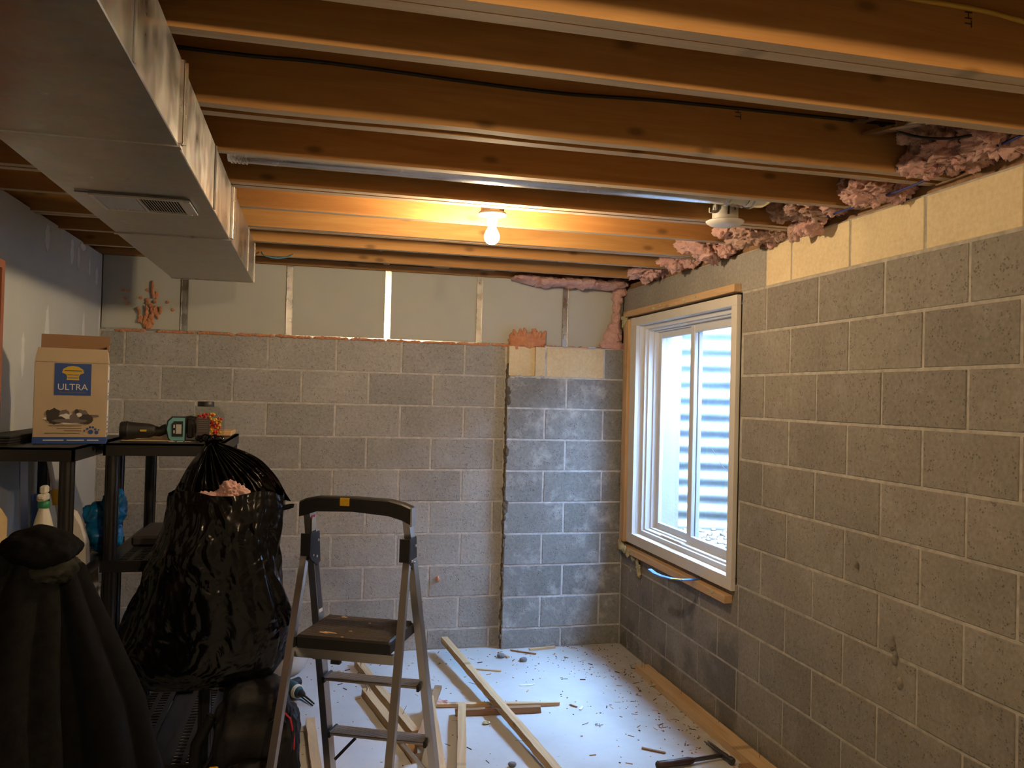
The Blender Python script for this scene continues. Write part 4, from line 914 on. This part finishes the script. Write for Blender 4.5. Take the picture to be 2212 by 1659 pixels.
MB().tube([(-.13, -.10, .30), (-.19, -.12, .20), (-.16, -.13, .08), (-.10, -.14, .03)], .006, 8).obj('strap', 'pack', bp)
MB().tube([(.10, -.105, .44), (.135, -.10, .40), (.150, -.095, .33), (.152, -.09, .28)], .004, 8).obj('piping', 'red', bp)
for (x, y, z) in ((.118, -.125, .16), (.140, -.12, .085)): MB().tube([(x, y, z + .025), (x + .002, y - .004, z), (x + .004, y, z - .03)], [.003, .006, .003], 8).obj('zip_pull', 'red', bp)
MB().tube([(.06, -.12, .40), (.10, -.11, .42), (.13, -.08, .36), (.14, -.085, .2)], .003, 6).obj('zip', 'dark_steel', bp)
hd = empty('impact_driver', (-2.075, -0.72, 0.0), math.radians(-52)); tag(hd, 'teal and black power driver with a long bit lying on the floor', 'tool')
MB().tube([(-.16, 0, .048), (-.10, 0, .048), (-.02, 0, .046), (.02, 0, .044), (.045, 0, .042)], [.036, .040, .040, .034, .022], 24).obj('motor_housing', 'dark_teal', hd)
MB().tube([(.012, 0, .044), (.030, 0, .043)], [.037, .034], 24).obj('ring', 'clear_white', hd)
MB().tube([(.04, 0, .042), (.065, 0, .040), (.075, 0, .038)], [.020, .016, .010], 20).obj('chuck', 'black', hd)
MB().tube([(.07, 0, .038), (.12, 0, .026), (.16, 0, .014)], [.006, .005, .004], 8).obj('bit', 'dark_steel', hd)
MB().tube([(-.11, 0, .048), (-.12, .07, .035), (-.13, .12, .03)], [.024, .022, .026], 16).obj('grip', 'black_tex', hd)
MB().tube([(-.0, .03, .010), (.09, .01, .008), (.155, -.005, .006)], .004, 6).obj('belt_hook', 'dark_steel', hd)
bw_ = MB().lathe([(.06, .0), (.09, .005), (.125, .04), (.145, .10), (.150, .155), (.155, .16), (.155, .175), (.150, .178), (.146, .172), (.14, .10), (.08, .015)], 48, Matrix.Translation((-2.15, -0.30, 0)))
tag(bw_.obj('plastic_bucket', 'white_plastic'), 'white round plastic basin on the floor behind the ladder', 'bucket')

# ------------------------------------------------------------------ step ladder
ld = empty('step_ladder', (-1.836, -1.965, 0), -0.424); tag(ld, 'aluminium three-step ladder with black platform and top handle', 'ladder')
def cl(b, n, m): return b.obj(n, m, ld)
def chan(p, q, w_=.024, d=.050, dirv=(0, 1, 0)):
    b = MB().beam(p, q, w_ * .25, d, 0, up=dirv)
    p, q = Vector(p), Vector(q); dd = (q - p).normalized(); sd_ = dd.cross(Vector(dirv)).normalized(); up_ = sd_.cross(dd)
    for k in (-1, 1): b.beam(p + up_ * k * (d / 2 - .002) + sd_ * 0, q + up_ * k * (d / 2 - .002), w_, .003, 0, up=dirv)
    return b
def rail(b, p, q, wx, wy): # rectangular section aligned with ladder axes
    vs = []
    for P_ in (p, q):
        for sx, sy in ((-1, -1), (1, -1), (1, 1), (-1, 1)): vs.append((P_[0] + sx * wx / 2, P_[1] + sy * wy / 2, P_[2]))
    b.add(vs, [(0, 1, 2, 3), (7, 6, 5, 4), (0, 4, 5, 1), (1, 5, 6, 2), (2, 6, 7, 3), (3, 7, 4, 0)]); return b
FL = [(-.250, .105, 1.165), (-.165, .215, .012)]; FR = [(.168, .105, 1.165), (.292, .215, .012)]
for a, c in (FL, FR):
    b = MB(); rail(b, c, a, .006, .052); rail(b, (c[0] - .011, c[1] - .025, c[2]), (a[0] - .011, a[1] - .025, a[2]), .028, .003); rail(b, (c[0] - .011, c[1] + .025, c[2]), (a[0] - .011, a[1] + .025, a[2]), .028, .003); cl(b, 'front_rail', 'alu')
RL = [(-.258, .075, 1.0), (-.095, -.62, .012)]; RR2 = [(.172, .075, .99), (.330, -.64, .012)]
for a, c in (RL, RR2):
    b = MB(); rail(b, (c[0], c[1], c[2]), (a[0], a[1], a[2]), .026, .003); rail(b, (c[0] + .012, c[1] + .012, c[2]), (a[0] + .012, a[1] + .012, a[2]), .003, .026); rail(b, (c[0] - .012, c[1] + .012, c[2]), (a[0] - .012, a[1] + .012, a[2]), .003, .026); cl(b, 'rear_leg', 'alu')
    cl(MB().box(c[0] - .02, c[0] + .02, c[1] - .02, c[1] + .03, 0, .03, 0, None, .004), 'foot', 'black')
for a, c in (FL, FR): cl(MB().box(c[0] - .02, c[0] + .02, c[1] - .035, c[1] + .035, 0, .03, 0, None, .004), 'foot', 'black')
# brackets joining rear legs
for s_, (a, c) in ((-1, FL), (1, FR)):
    x = a[0] + s_ * .0 + (.015 if s_ < 0 else .012)
    cl(MB().prism([(.05, 1.055), (.135, 1.055), (.15, .93), (.125, .915), (.06, .95), (.045, .97)], x - .004 + .010, x + .0 + .012, Matrix(((0, 0, 1, 0), (1, 0, 0, 0), (0, 1, 0, 0), (0, 0, 0, 1)))).box(x - .03, x + .012, .048, .058, .965, 1.055), 'hinge_bracket', 'black')
    for (v, z) in ((.12, 1.02), (.11, .955), (.075, .965)): cl(MB().lathe([(.001, 0), (.005, 0), (.006, -.003)], 10, Matrix(((0, 0, 1, x + .017), (1, 0, 0, v), (0, 1, 0, z), (0, 0, 0, 1)))), 'rivet', 'steel')
# handle
hp = [(-.290, .105, 1.152), (-.283, .105, 1.172), (-.215, .105, 1.187), (-.06, .105, 1.190), (.10, .105, 1.186), (.172, .105, 1.165), (.185, .105, 1.140)]
b = MB(); vs = []; fs = []
hs_ = [(-.29, 1.118, 1.180), (-.265, 1.124, 1.192), (-.215, 1.142, 1.202), (-.06, 1.148, 1.205), (.09, 1.138, 1.201), (.145, 1.124, 1.189), (.180, 1.108, 1.176)]
for x, z0, z1 in hs_:
    vs += [(x, .078, z0), (x, .078, z1 - .006), (x, .086, z1), (x, .128, z1), (x, .136, z1 - .006), (x, .136, z0)]
for i in range(len(hs_) - 1):
    for k in range(6): o = i * 6; fs.append((o + k, o + (k + 1) % 6, o + 6 + (k + 1) % 6, o + 6 + k))
fs += [tuple(range(6))[::-1], tuple(range(len(vs) - 6, len(vs)))]
cl(b.add(vs, fs), 'handle', 'black')
cl(MB().box(-.115, -.075, .0765, .0785, 1.170, 1.1995).box(-.115, -.075, .078, .10, 1.1995, 1.2015), 'yellow_tab', 'yellow')
for x in (-.16, .04): cl(MB().lathe([(.018, 0), (.020, 0), (.020, .002), (.018, .002)], 18, Matrix.Translation((x, .107, 1.2005)), cap=False), 'tool_hole', 'dark_steel')
cl(MB().box(.180, .186, .08, .134, 1.11, 1.172).obj if 0 else MB().box(.181, .187, .08, .134, 1.10, 1.172), 'end_plate', 'alu')
# platform with ribs
pz = .712
pf = MB().box(-.182, .182, -.15, .15, pz - .05, pz - .003, 0, None, .006)
cl(pf, 'platform', 'black'); rb = MB()
for i in range(24): y = -.142 + i * .0122; rb.box(-.176, .176, y, y + .0075, pz - .004, pz)
cl(rb, 'tread', 'platform')
cl(MB().box(-.20, .20, -.145, -.125, pz - .085, pz - .050), 'cross_bar', 'alu')
for x_ in (.182, -.19): cl(MB().box(x_, x_ + .008, -.15, .19, pz - .045, pz - .01), 'platform_bracket', 'black')
cl(MB().box(-.04, -.005, -.152, -.13, pz - .098, pz - .085), 'latch', 'black')
for z, v, hx, u in ((.46, .165, .197, .016), (.23, .190, .200, .040)):
    st = MB().box(u - hx, u + hx, v - .041, v + .041, z - .004, z - .001).box(u - hx, u + hx, v - .041, v - .038, z - .011, z - .001).box(u - hx, u + hx, v + .038, v + .041, z - .011, z - .001)
    for i in range(9): y = v - .039 + i * .0092; st.box(u - hx, u + hx, y, y + .0045, z - .001, z + .001)
    cl(st, 'step', 'alu_step')
    for s_ in (-1, 1): cl(MB().box(u + s_ * (hx + .004) - .006, u + s_ * (hx + .004) + .006, v - .043, v + .045, z - .022, z + .004, 0, None, .002), 'step_bracket', 'black')
cl(MB().beam((-.06, .18, .205), (-.155, .20, .10), .006, .012), 'brace', 'dark_steel'); cl(MB().beam((.14, .18, .205), (.275, .20, .06), .008, .014), 'brace', 'alu')
# warning labels on the left rail
cl(MB().box(-.228, -.227, .08, .125, 1.00, 1.11) if 0 else MB().box(-.236, -.2345, .085, .122, 1.06, 1.115), 'label', 'print_white')
def lab(z0, z1, cols):
    for i, (m, a, c) in enumerate(cols):
        za, zb = z0 + (z1 - z0) * a, z0 + (z1 - z0) * c; f = lambda z: FL[1][0] + (FL[0][0] - FL[1][0]) * (z - .012) / 1.153; g = lambda z: FL[1][1] + (FL[0][1] - FL[1][1]) * (z - .012) / 1.153
        d = .0036 + i * .0004; vs = [(f(za) + d, g(za) - .018, za), (f(za) + d, g(za) + .018, za), (f(zb) + d, g(zb) + .018, zb), (f(zb) + d, g(zb) - .018, zb)]
        vs += [(x + .0003, y, z) for x, y, z in vs]; cl(MB().add(vs, [(0, 1, 2, 3), (7, 6, 5, 4), (0, 4, 5, 1), (1, 5, 6, 2), (2, 6, 7, 3), (3, 7, 4, 0)]), 'label', m)
lab(1.03, 1.13, [('print_white', 0, 1), ('print_dark', .08, .6), ('red', .68, .92)])
lab(.72, .96, [('print_white', 0, 1), ('print_dark', .06, .84), ('foam', .88, .97)])
sp_ = MB(); q = random.Random(9)
for i, (x, y, s_) in enumerate(((-.09, -.10, .02), (-.07, -.095, .015), (-.05, -.10, .012), (-.10, .12, .012), (.03, .06, .007), (.0, -.14, .006), (.0, -.06, .008))):
    sp_.lump((x, y, pz + .001), (s_, s_ * .35, .003), .5, 60, 3, 0, i)
cl(sp_, 'sawdust_smudge', 'wood')['kind'] = 'stuff'

# ------------------------------------------------------------------ timber on the floor
def nails(o, pts, L=.05):
    b = MB()
    for (x, y, z, dx, dy, dz) in pts: b.tube([(x, y, z), (x + dx * L * .6, y + dy * L * .6, z + dz * L * .6), (x + dx * L + .004, y + dy * L, z + dz * L)], .0013, 5)
    n_ = b.obj('nails', 'nail', o); n_['kind'] = 'stuff'
def timber(name, p, q, w_, h, label, m='wood', cat='board', nail=(), split=0, g='lumber offcuts on the floor', up=(0, 0, 1)):
    p = Vector(p); q = Vector(q); L = (q - p).length; d = (q - p).normalized(); sx = d.cross(Vector(up)).normalized(); uz = sx.cross(d)
    b = MB(); n = max(2, int(L / .05)); vs = []; fs = []
    rn = random.Random(hash(label) % 1000 if 0 else len(label) * 7)
    for i in range(n + 1):
        s_ = L * i / n; j = rn.uniform(-.0015, .0015); tw = 1 - (split * .75 * max(0, (i / n - .7) / .3) if split else 0)
        for a, c in ((-1, -1), (1, -1), (1, 1), (-1, 1)): vs.append((s_ + (rn.uniform(-.004, .004) if i in (0, n) else 0), a * w_ / 2 * tw + j, c * h / 2))
    for i in range(n):
        for k in range(4): o = i * 4; fs.append((o + k, o + (k + 1) % 4, o + 4 + (k + 1) % 4, o + 4 + k))
    fs += [(3, 2, 1, 0), tuple(range(n * 4, n * 4 + 4))]
    b.add(vs, fs); ob = b.obj(name, m)
    ob.matrix_world = Matrix(((d.x, sx.x, uz.x, p.x), (d.y, sx.y, uz.y, p.y), (d.z, sx.z, uz.z, p.z), (0, 0, 0, 1)))
    tag(ob, label, cat, g)
    if nail: nails(ob, nail)
    return ob
timber('lumber_board', (-0.905, -2.45, .0195), (-1.185, -0.10, .092), .038, .038, 'longest square timber, raised over the splintered lath on the floor', nail=[(1.3, -.02, .0, .2, -1, .3), (1.25, -.02, .005, -.3, -1, .4), (.9, -.02, .0, .1, -1, .1), (1.6, -.02, .0, .4, -1, .2), (1.35, -.02, .01, 0, -1, .6)])
timber('lumber_board', (-1.725, -0.245, .021), (-1.512, -1.34, .021), .040, .041, 'brown stud lying behind the lower step of the ladder', nail=[(.1, .0, .015, .2, .3, 1), (.13, .01, .015, -.2, .3, 1), (.9, .0, .015, .3, -.3, 1)])
timber('lumber_board', (-1.709, -0.735, .021), (-1.535, -1.59, .021), .042, .041, 'pale stud with a nailed end, left of the brown stud', nail=[(.03, .0, .018, -.2, .2, .9), (.05, .01, .018, .4, -.2, .8), (.06, -.01, .018, .2, .3, .9)])
timber('lumber_board', (-1.996, -1.09, .02), (-1.95, -2.0, .02), .042, .040, 'short pale stud standing out alone left of the ladder', nail=[(.12, .02, .0, .1, .9, .1), (.14, .02, .01, -.1, .9, .0), (.55, .02, .0, .1, .9, .1), (.7, .02, .0, -.1, .9, .1)])
timber('lumber_board', (-1.31, -0.70, .012), (-1.53, -1.60, .085), .038, .018, 'thin orange board slanting under the ladder right side', 'wood_dark')
timber('lumber_board', (-1.245, -1.085, .048), (-1.42, -2.05, .048), .040, .018, 'flat pale board end right of the ladder foot', nail=[(.2, .0, .0, 0, 1, .1)])
timber('lumber_board', (-1.405, -1.02, .075), (-1.475, -2.0, .045), .045, .018, 'orange brown board partly hidden behind the right ladder rail')
timber('wood_lath', (-1.38, -0.955, .012), (-0.715, -1.055, .012), .030, .016, 'long splintered lath pointing right under the longest timber', 'wood', 'lath', split=1)
timber('wood_lath', (-1.28, -1.09, .018), (-0.84, -1.12, .018), .030, .030, 'shorter dark splintered lath beside the long one', 'wood_dark', 'lath')
timber('wood_lath', (-1.10, -0.395, .004), (-0.90, -0.475, .004), .016, .006, 'thin pale splinter left of the small pebbles', 'wood', 'splinter')
timber('wood_lath', (-0.635, -0.115, .008), (-0.455, -0.085, .008), .022, .012, 'bright wood sliver against the pilaster foot', 'wood', 'splinter')
timber('wood_lath', (-0.755, -0.10, .006), (-0.615, -0.20, .006), .012, .008, 'brown sliver crossing in front of the bright one', 'wood_dark', 'splinter')
timber('wood_lath', (-0.84, -0.13, .006), (-0.80, -0.24, .006), .016, .008, 'short orange chip near the pilaster corner', 'wood', 'splinter')
timber('wood_lath', (-0.49, -1.63, .005), (-0.405, -1.70, .005), .012, .006, 'dark brown splinter left of the hammer head', 'wood_dark', 'splinter')
timber('wood_lath', (-0.628, -1.13, .004), (-0.60, -1.09, .004), .013, .005, 'small white chip right of the lath tip', 'spackle', 'splinter')
timber('wood_lath', (-0.66, -1.05, .004), (-0.635, -1.09, .004), .008, .005, 'tiny brown chip beside the white chip', 'wood_dark', 'splinter')
timber('lumber_board', (-0.065, -0.60, .020), (-0.055, -2.9, .020), .085, .038, 'long plank lying flat along the foot of the right wall', nail=[(.05, .02, .02, 0, 0, 1), (.07, .01, .02, .1, 0, 1), (.5, -.02, .02, 0, 0, 1), (.9, -.03, .02, .1, 0, 1), (1.3, -.02, .02, 0, 0, 1), (1.3, .035, 0, 0, 1, 0), (.3, .035, 0, .2, 1, 0)])
timber('lumber_board', (-0.135, -1.93, .02), (-0.13, -2.5, .02), .055, .038, 'plank end cut off by the frame in front of the hammer', 'wood_dark')
tag(MB().lump((-0.05 - .035, -0.87, .012), (.03, .02, .012), .5, 40, 4, 0, 3).obj('fibre_tuft', 'batt_yellow'), 'small brown fibre clump against the wall plank', 'debris')
for i, (x, y, s_, l) in enumerate(((-0.845, -0.225, .024, 'left grey pebble near the pilaster foot'), (-0.725, -0.315, .024, 'right grey pebble near the pilaster foot'))):
    tag(MB().lump((x, y, s_ * .55), (s_, s_ * .8, s_ * .75), .3, 22, 3, 0, i + 4).obj('pebble', 'rock'), l, 'stone', 'grey pebbles')
tag(MB().lump((-1.13, -1.70, .012), (.02, .015, .012), .3, 30, 3, 0, 9).obj('pebble', 'rock'), 'dark pebble beside the near end of the longest timber', 'stone', 'grey pebbles')
tag(MB().lump((-1.145, -1.22, .006), (.018, .016, .006), .6, 50, 3, 0, 2).obj('fibre_tuft', 'batt_yellow'), 'tiny yellow green fibre scrap between the boards', 'debris')
tag(MB().lump((-0.80, -0.72, .002), (.05, .012, .002), .6, 30, 3, 0, 2).obj('fibre_tuft', 'spackle'), 'thin white paper scrap in the middle of the floor', 'debris')
dbs = MB(); q = random.Random(21)
for i in range(620):
    if q.random() < .55: x = -abs(q.gauss(0, .28)) - .03; y = -q.random() * 2.2
    else: x = q.uniform(-2.1, -.05); y = -abs(q.gauss(0, .9)) - .03
    a = q.uniform(0, PI); L = q.choice((.002, .003, .003, .004, .005, .007, .016)); w_ = q.uniform(.001, .003)
    dbs.box(-L, L, -w_, w_, 0, q.uniform(.001, .004), q.randint(0, 2), Matrix.Translation((x, y, 0)) @ Matrix.Rotation(a, 4, 'Z'))
tag(dbs.obj('debris', ['wood_dark', 'wood', 'print_dark']), 'fine wood chips and crumbs strewn over the floor', 'debris', kind='stuff')
nb = MB()
for (x, y, a) in ((-.16, -.66, 1.2), (-.2, -.8, .3), (-.13, -1.0, .5), (-.12, -1.25, .2), (-.62, -1.34, .1), (-.60, -1.36, 1.3), (-.68, -1.32, .5)):
    nb.tube([(x, y, .003), (x + .045 * math.cos(a), y + .045 * math.sin(a), .003)], .0016, 5)
tag(nb.obj('loose_nails', 'nail'), 'few loose dark nails scattered on the floor', 'nails', kind='stuff')

# hammer
hm = empty('hammer', (-0.33, -1.815, 0), math.radians(3)); tag(hm, 'claw hammer with dark handle lying on the floor at lower right', 'hammer')
MB().tube([(-.175, -.02, .020), (-.17, -.02, .020), (-.10, -.016, .020), (-.02, -.008, .019), (.005, -.006, .018)], [.014, .0175, .015, .0165, .012], 16).obj('grip', 'dark_brown', hm)
MB().tube([(-.182, -.02, .020), (-.174, -.02, .020)], [.013, .0185], 16).obj('grip_cap', 'print_dark', hm)
MB().beam((0, -.006, .018), (.155, .004, .020), .013, .018, 0, b=.003).obj('shaft', 'dark_steel', hm)
h2 = MB().tube([(.175, -.062, .018), (.173, -.056, .018), (.172, -.040, .019), (.170, -.030, .019)], [.0155, .0165, .0165, .011], 20)
h2.tube([(.170, -.032, .019), (.168, -.01, .020), (.163, .02, .021)], [.011, .014, .013], 12)
h2.obj('head', 'dark_steel', hm)
for s_ in (-1, 1):
    MB().tube([(.165 + s_ * .003, .015, .021), (.158 + s_ * .006, .05, .026), (.148 + s_ * .008, .082, .034), (.135 + s_ * .009, .108, .045)], [.009, .0075, .006, .003], 8).obj('claw', 'dark_steel', hm)

# ------------------------------------------------------------------ bookcase and coats at left
bk = empty('bookcase', (-3.09, -2.9, 0)); tag(bk, 'reddish wooden bookcase edge against the left wall', 'bookcase')
def cbk(b, n): o = b.obj(n, 'red_wood', bk); o.location = (3.09, 2.9, 0); return o
cbk(MB().box(-3.24, -2.945, -2.47, -2.445, 0, 2.0), 'side_panel'); cbk(MB().box(-3.24, -2.945, -3.38, -3.355, 0, 2.0), 'side_panel')
cbk(MB().box(-3.24, -2.945, -3.355, -2.47, 1.975, 2.0), 'top_panel'); cbk(MB().box(-3.24, -3.232, -3.355, -2.47, .05, 1.975), 'back_panel')
for z in (.06, .42, .78, 1.10, 1.42, 1.72): cbk(MB().box(-3.232, -2.95, -3.355, -2.47, z, z + .02), 'shelf_board')
for k_ in ('coat', 'coat2', 'lining', 'pack'): M[k_].node_tree.nodes['Principled BSDF'].inputs['Specular IOR Level'].default_value = 0.15 if k_ != 'pack' else 0.35
def drape(name, pts, m, label, g, top, seed, nfold=9, na=150, nz=70, amp=.014, cat='coat'):
    # pts: (z, cx, cy, hx, hy) from the bottom up
    vs = []; fs = []
    def at(u):
        f = u * (len(pts) - 1); i = min(int(f), len(pts) - 2); k = f - i; k = k * k * (3 - 2 * k); return [pts[i][q] + (pts[i + 1][q] - pts[i][q]) * k for q in range(5)]
    for j in range(nz + 1):
        u = j / nz; z, cx_, cy_, hx, hy = at(u)
        for i in range(na):
            a = 2 * PI * i / na; fold = (abs(math.sin(a * nfold / 2 + seed + .8 * math.sin(u * 2.2 + seed))) - .5) * amp * (1.3 - u) * 2 + .012 * noise.noise(Vector((math.cos(a) * 2, math.sin(a) * 2, z * 4 + seed)))
            vs.append((cx_ + math.cos(a) * (hx + fold), cy_ + math.sin(a) * (hy + fold), z + (0.012 * math.sin(a * 3 + seed) if j == 0 else 0)))
    for j in range(nz):
        for i in range(na): fs.append((j * na + i, j * na + (i + 1) % na, (j + 1) * na + (i + 1) % na, (j + 1) * na + i))
    b = MB().add(vs, fs, 0, True); b.add(vs[-na:], [tuple(range(na))], 0, True)
    o = b.obj(name, m); tag(o, label, cat, g); return o
drape('coat', [(.0, -2.62, -2.55, .20, .16), (.45, -2.64, -2.56, .20, .15), (.70, -2.665, -2.57, .165, .14), (.90, -2.70, -2.58, .12, .12), (1.02, -2.72, -2.58, .08, .09), (1.10, -2.735, -2.58, .06, .07), (1.13, -2.74, -2.58, .03, .04)], 'coat2', 'black coat hanging at the right of the draped pile by the left edge', 'coats draped at the lower left', 0, 1.0, 7)
drape('coat', [(.0, -2.78, -2.76, .155, .12), (.45, -2.79, -2.75, .145, .12), (.75, -2.81, -2.73, .125, .11), (.95, -2.82, -2.70, .12, .10), (1.07, -2.815, -2.68, .10, .09), (1.15, -2.80, -2.65, .07, .07), (1.18, -2.80, -2.65, .03, .03)], 'coat', 'charcoal fleece coat hanging at the lower left in front of the bookcase', 'coats draped at the lower left', 0, 2.4, 6)
b = MB().lump((-2.76, -2.66, 1.165), (.115, .10, .055), .22, 9, 5, 0, 3).lump((-2.84, -2.68, 1.12), (.05, .07, .07), .25, 9, 4, 0, 5)
tag(b.obj('cap', 'coat2'), 'black hood bunched on top of the draped coats', 'hood')
b = MB().lump((-2.735, -2.68, 1.105), (.075, .06, .035), .4, 9, 4, 0, 8, .3).lump((-2.68, -2.67, 1.125), (.035, .03, .025), .4, 9, 4, 0, 2, .3)
tag(b.obj('lining_fold', 'lining'), 'olive grey fold of lining below the black hood', 'coat lining')
yt = MB().box(-3.02, -2.90, -2.72, -2.70, .80, .845, 0, None, .004); tag(yt.obj('yellow_level', 'yellow'), 'yellow tool end at the left frame edge beside the coats', 'tool')
tag(MB().tube([(-2.44, -2.12, .44), (-2.445, -2.13, .53)], .006, 8).tube([(-2.47, -2.12, .44), (-2.475, -2.125, .51)], .006, 8).obj('yellow_handles', 'yellow') if 0 else MB().box(-2.33, -2.30, -2.32, -2.30, 0, .36, 0, None, .003).obj('yellow_stake', 'yellow'), 'small yellow stick end at the bottom edge left of the backpack', 'stick')
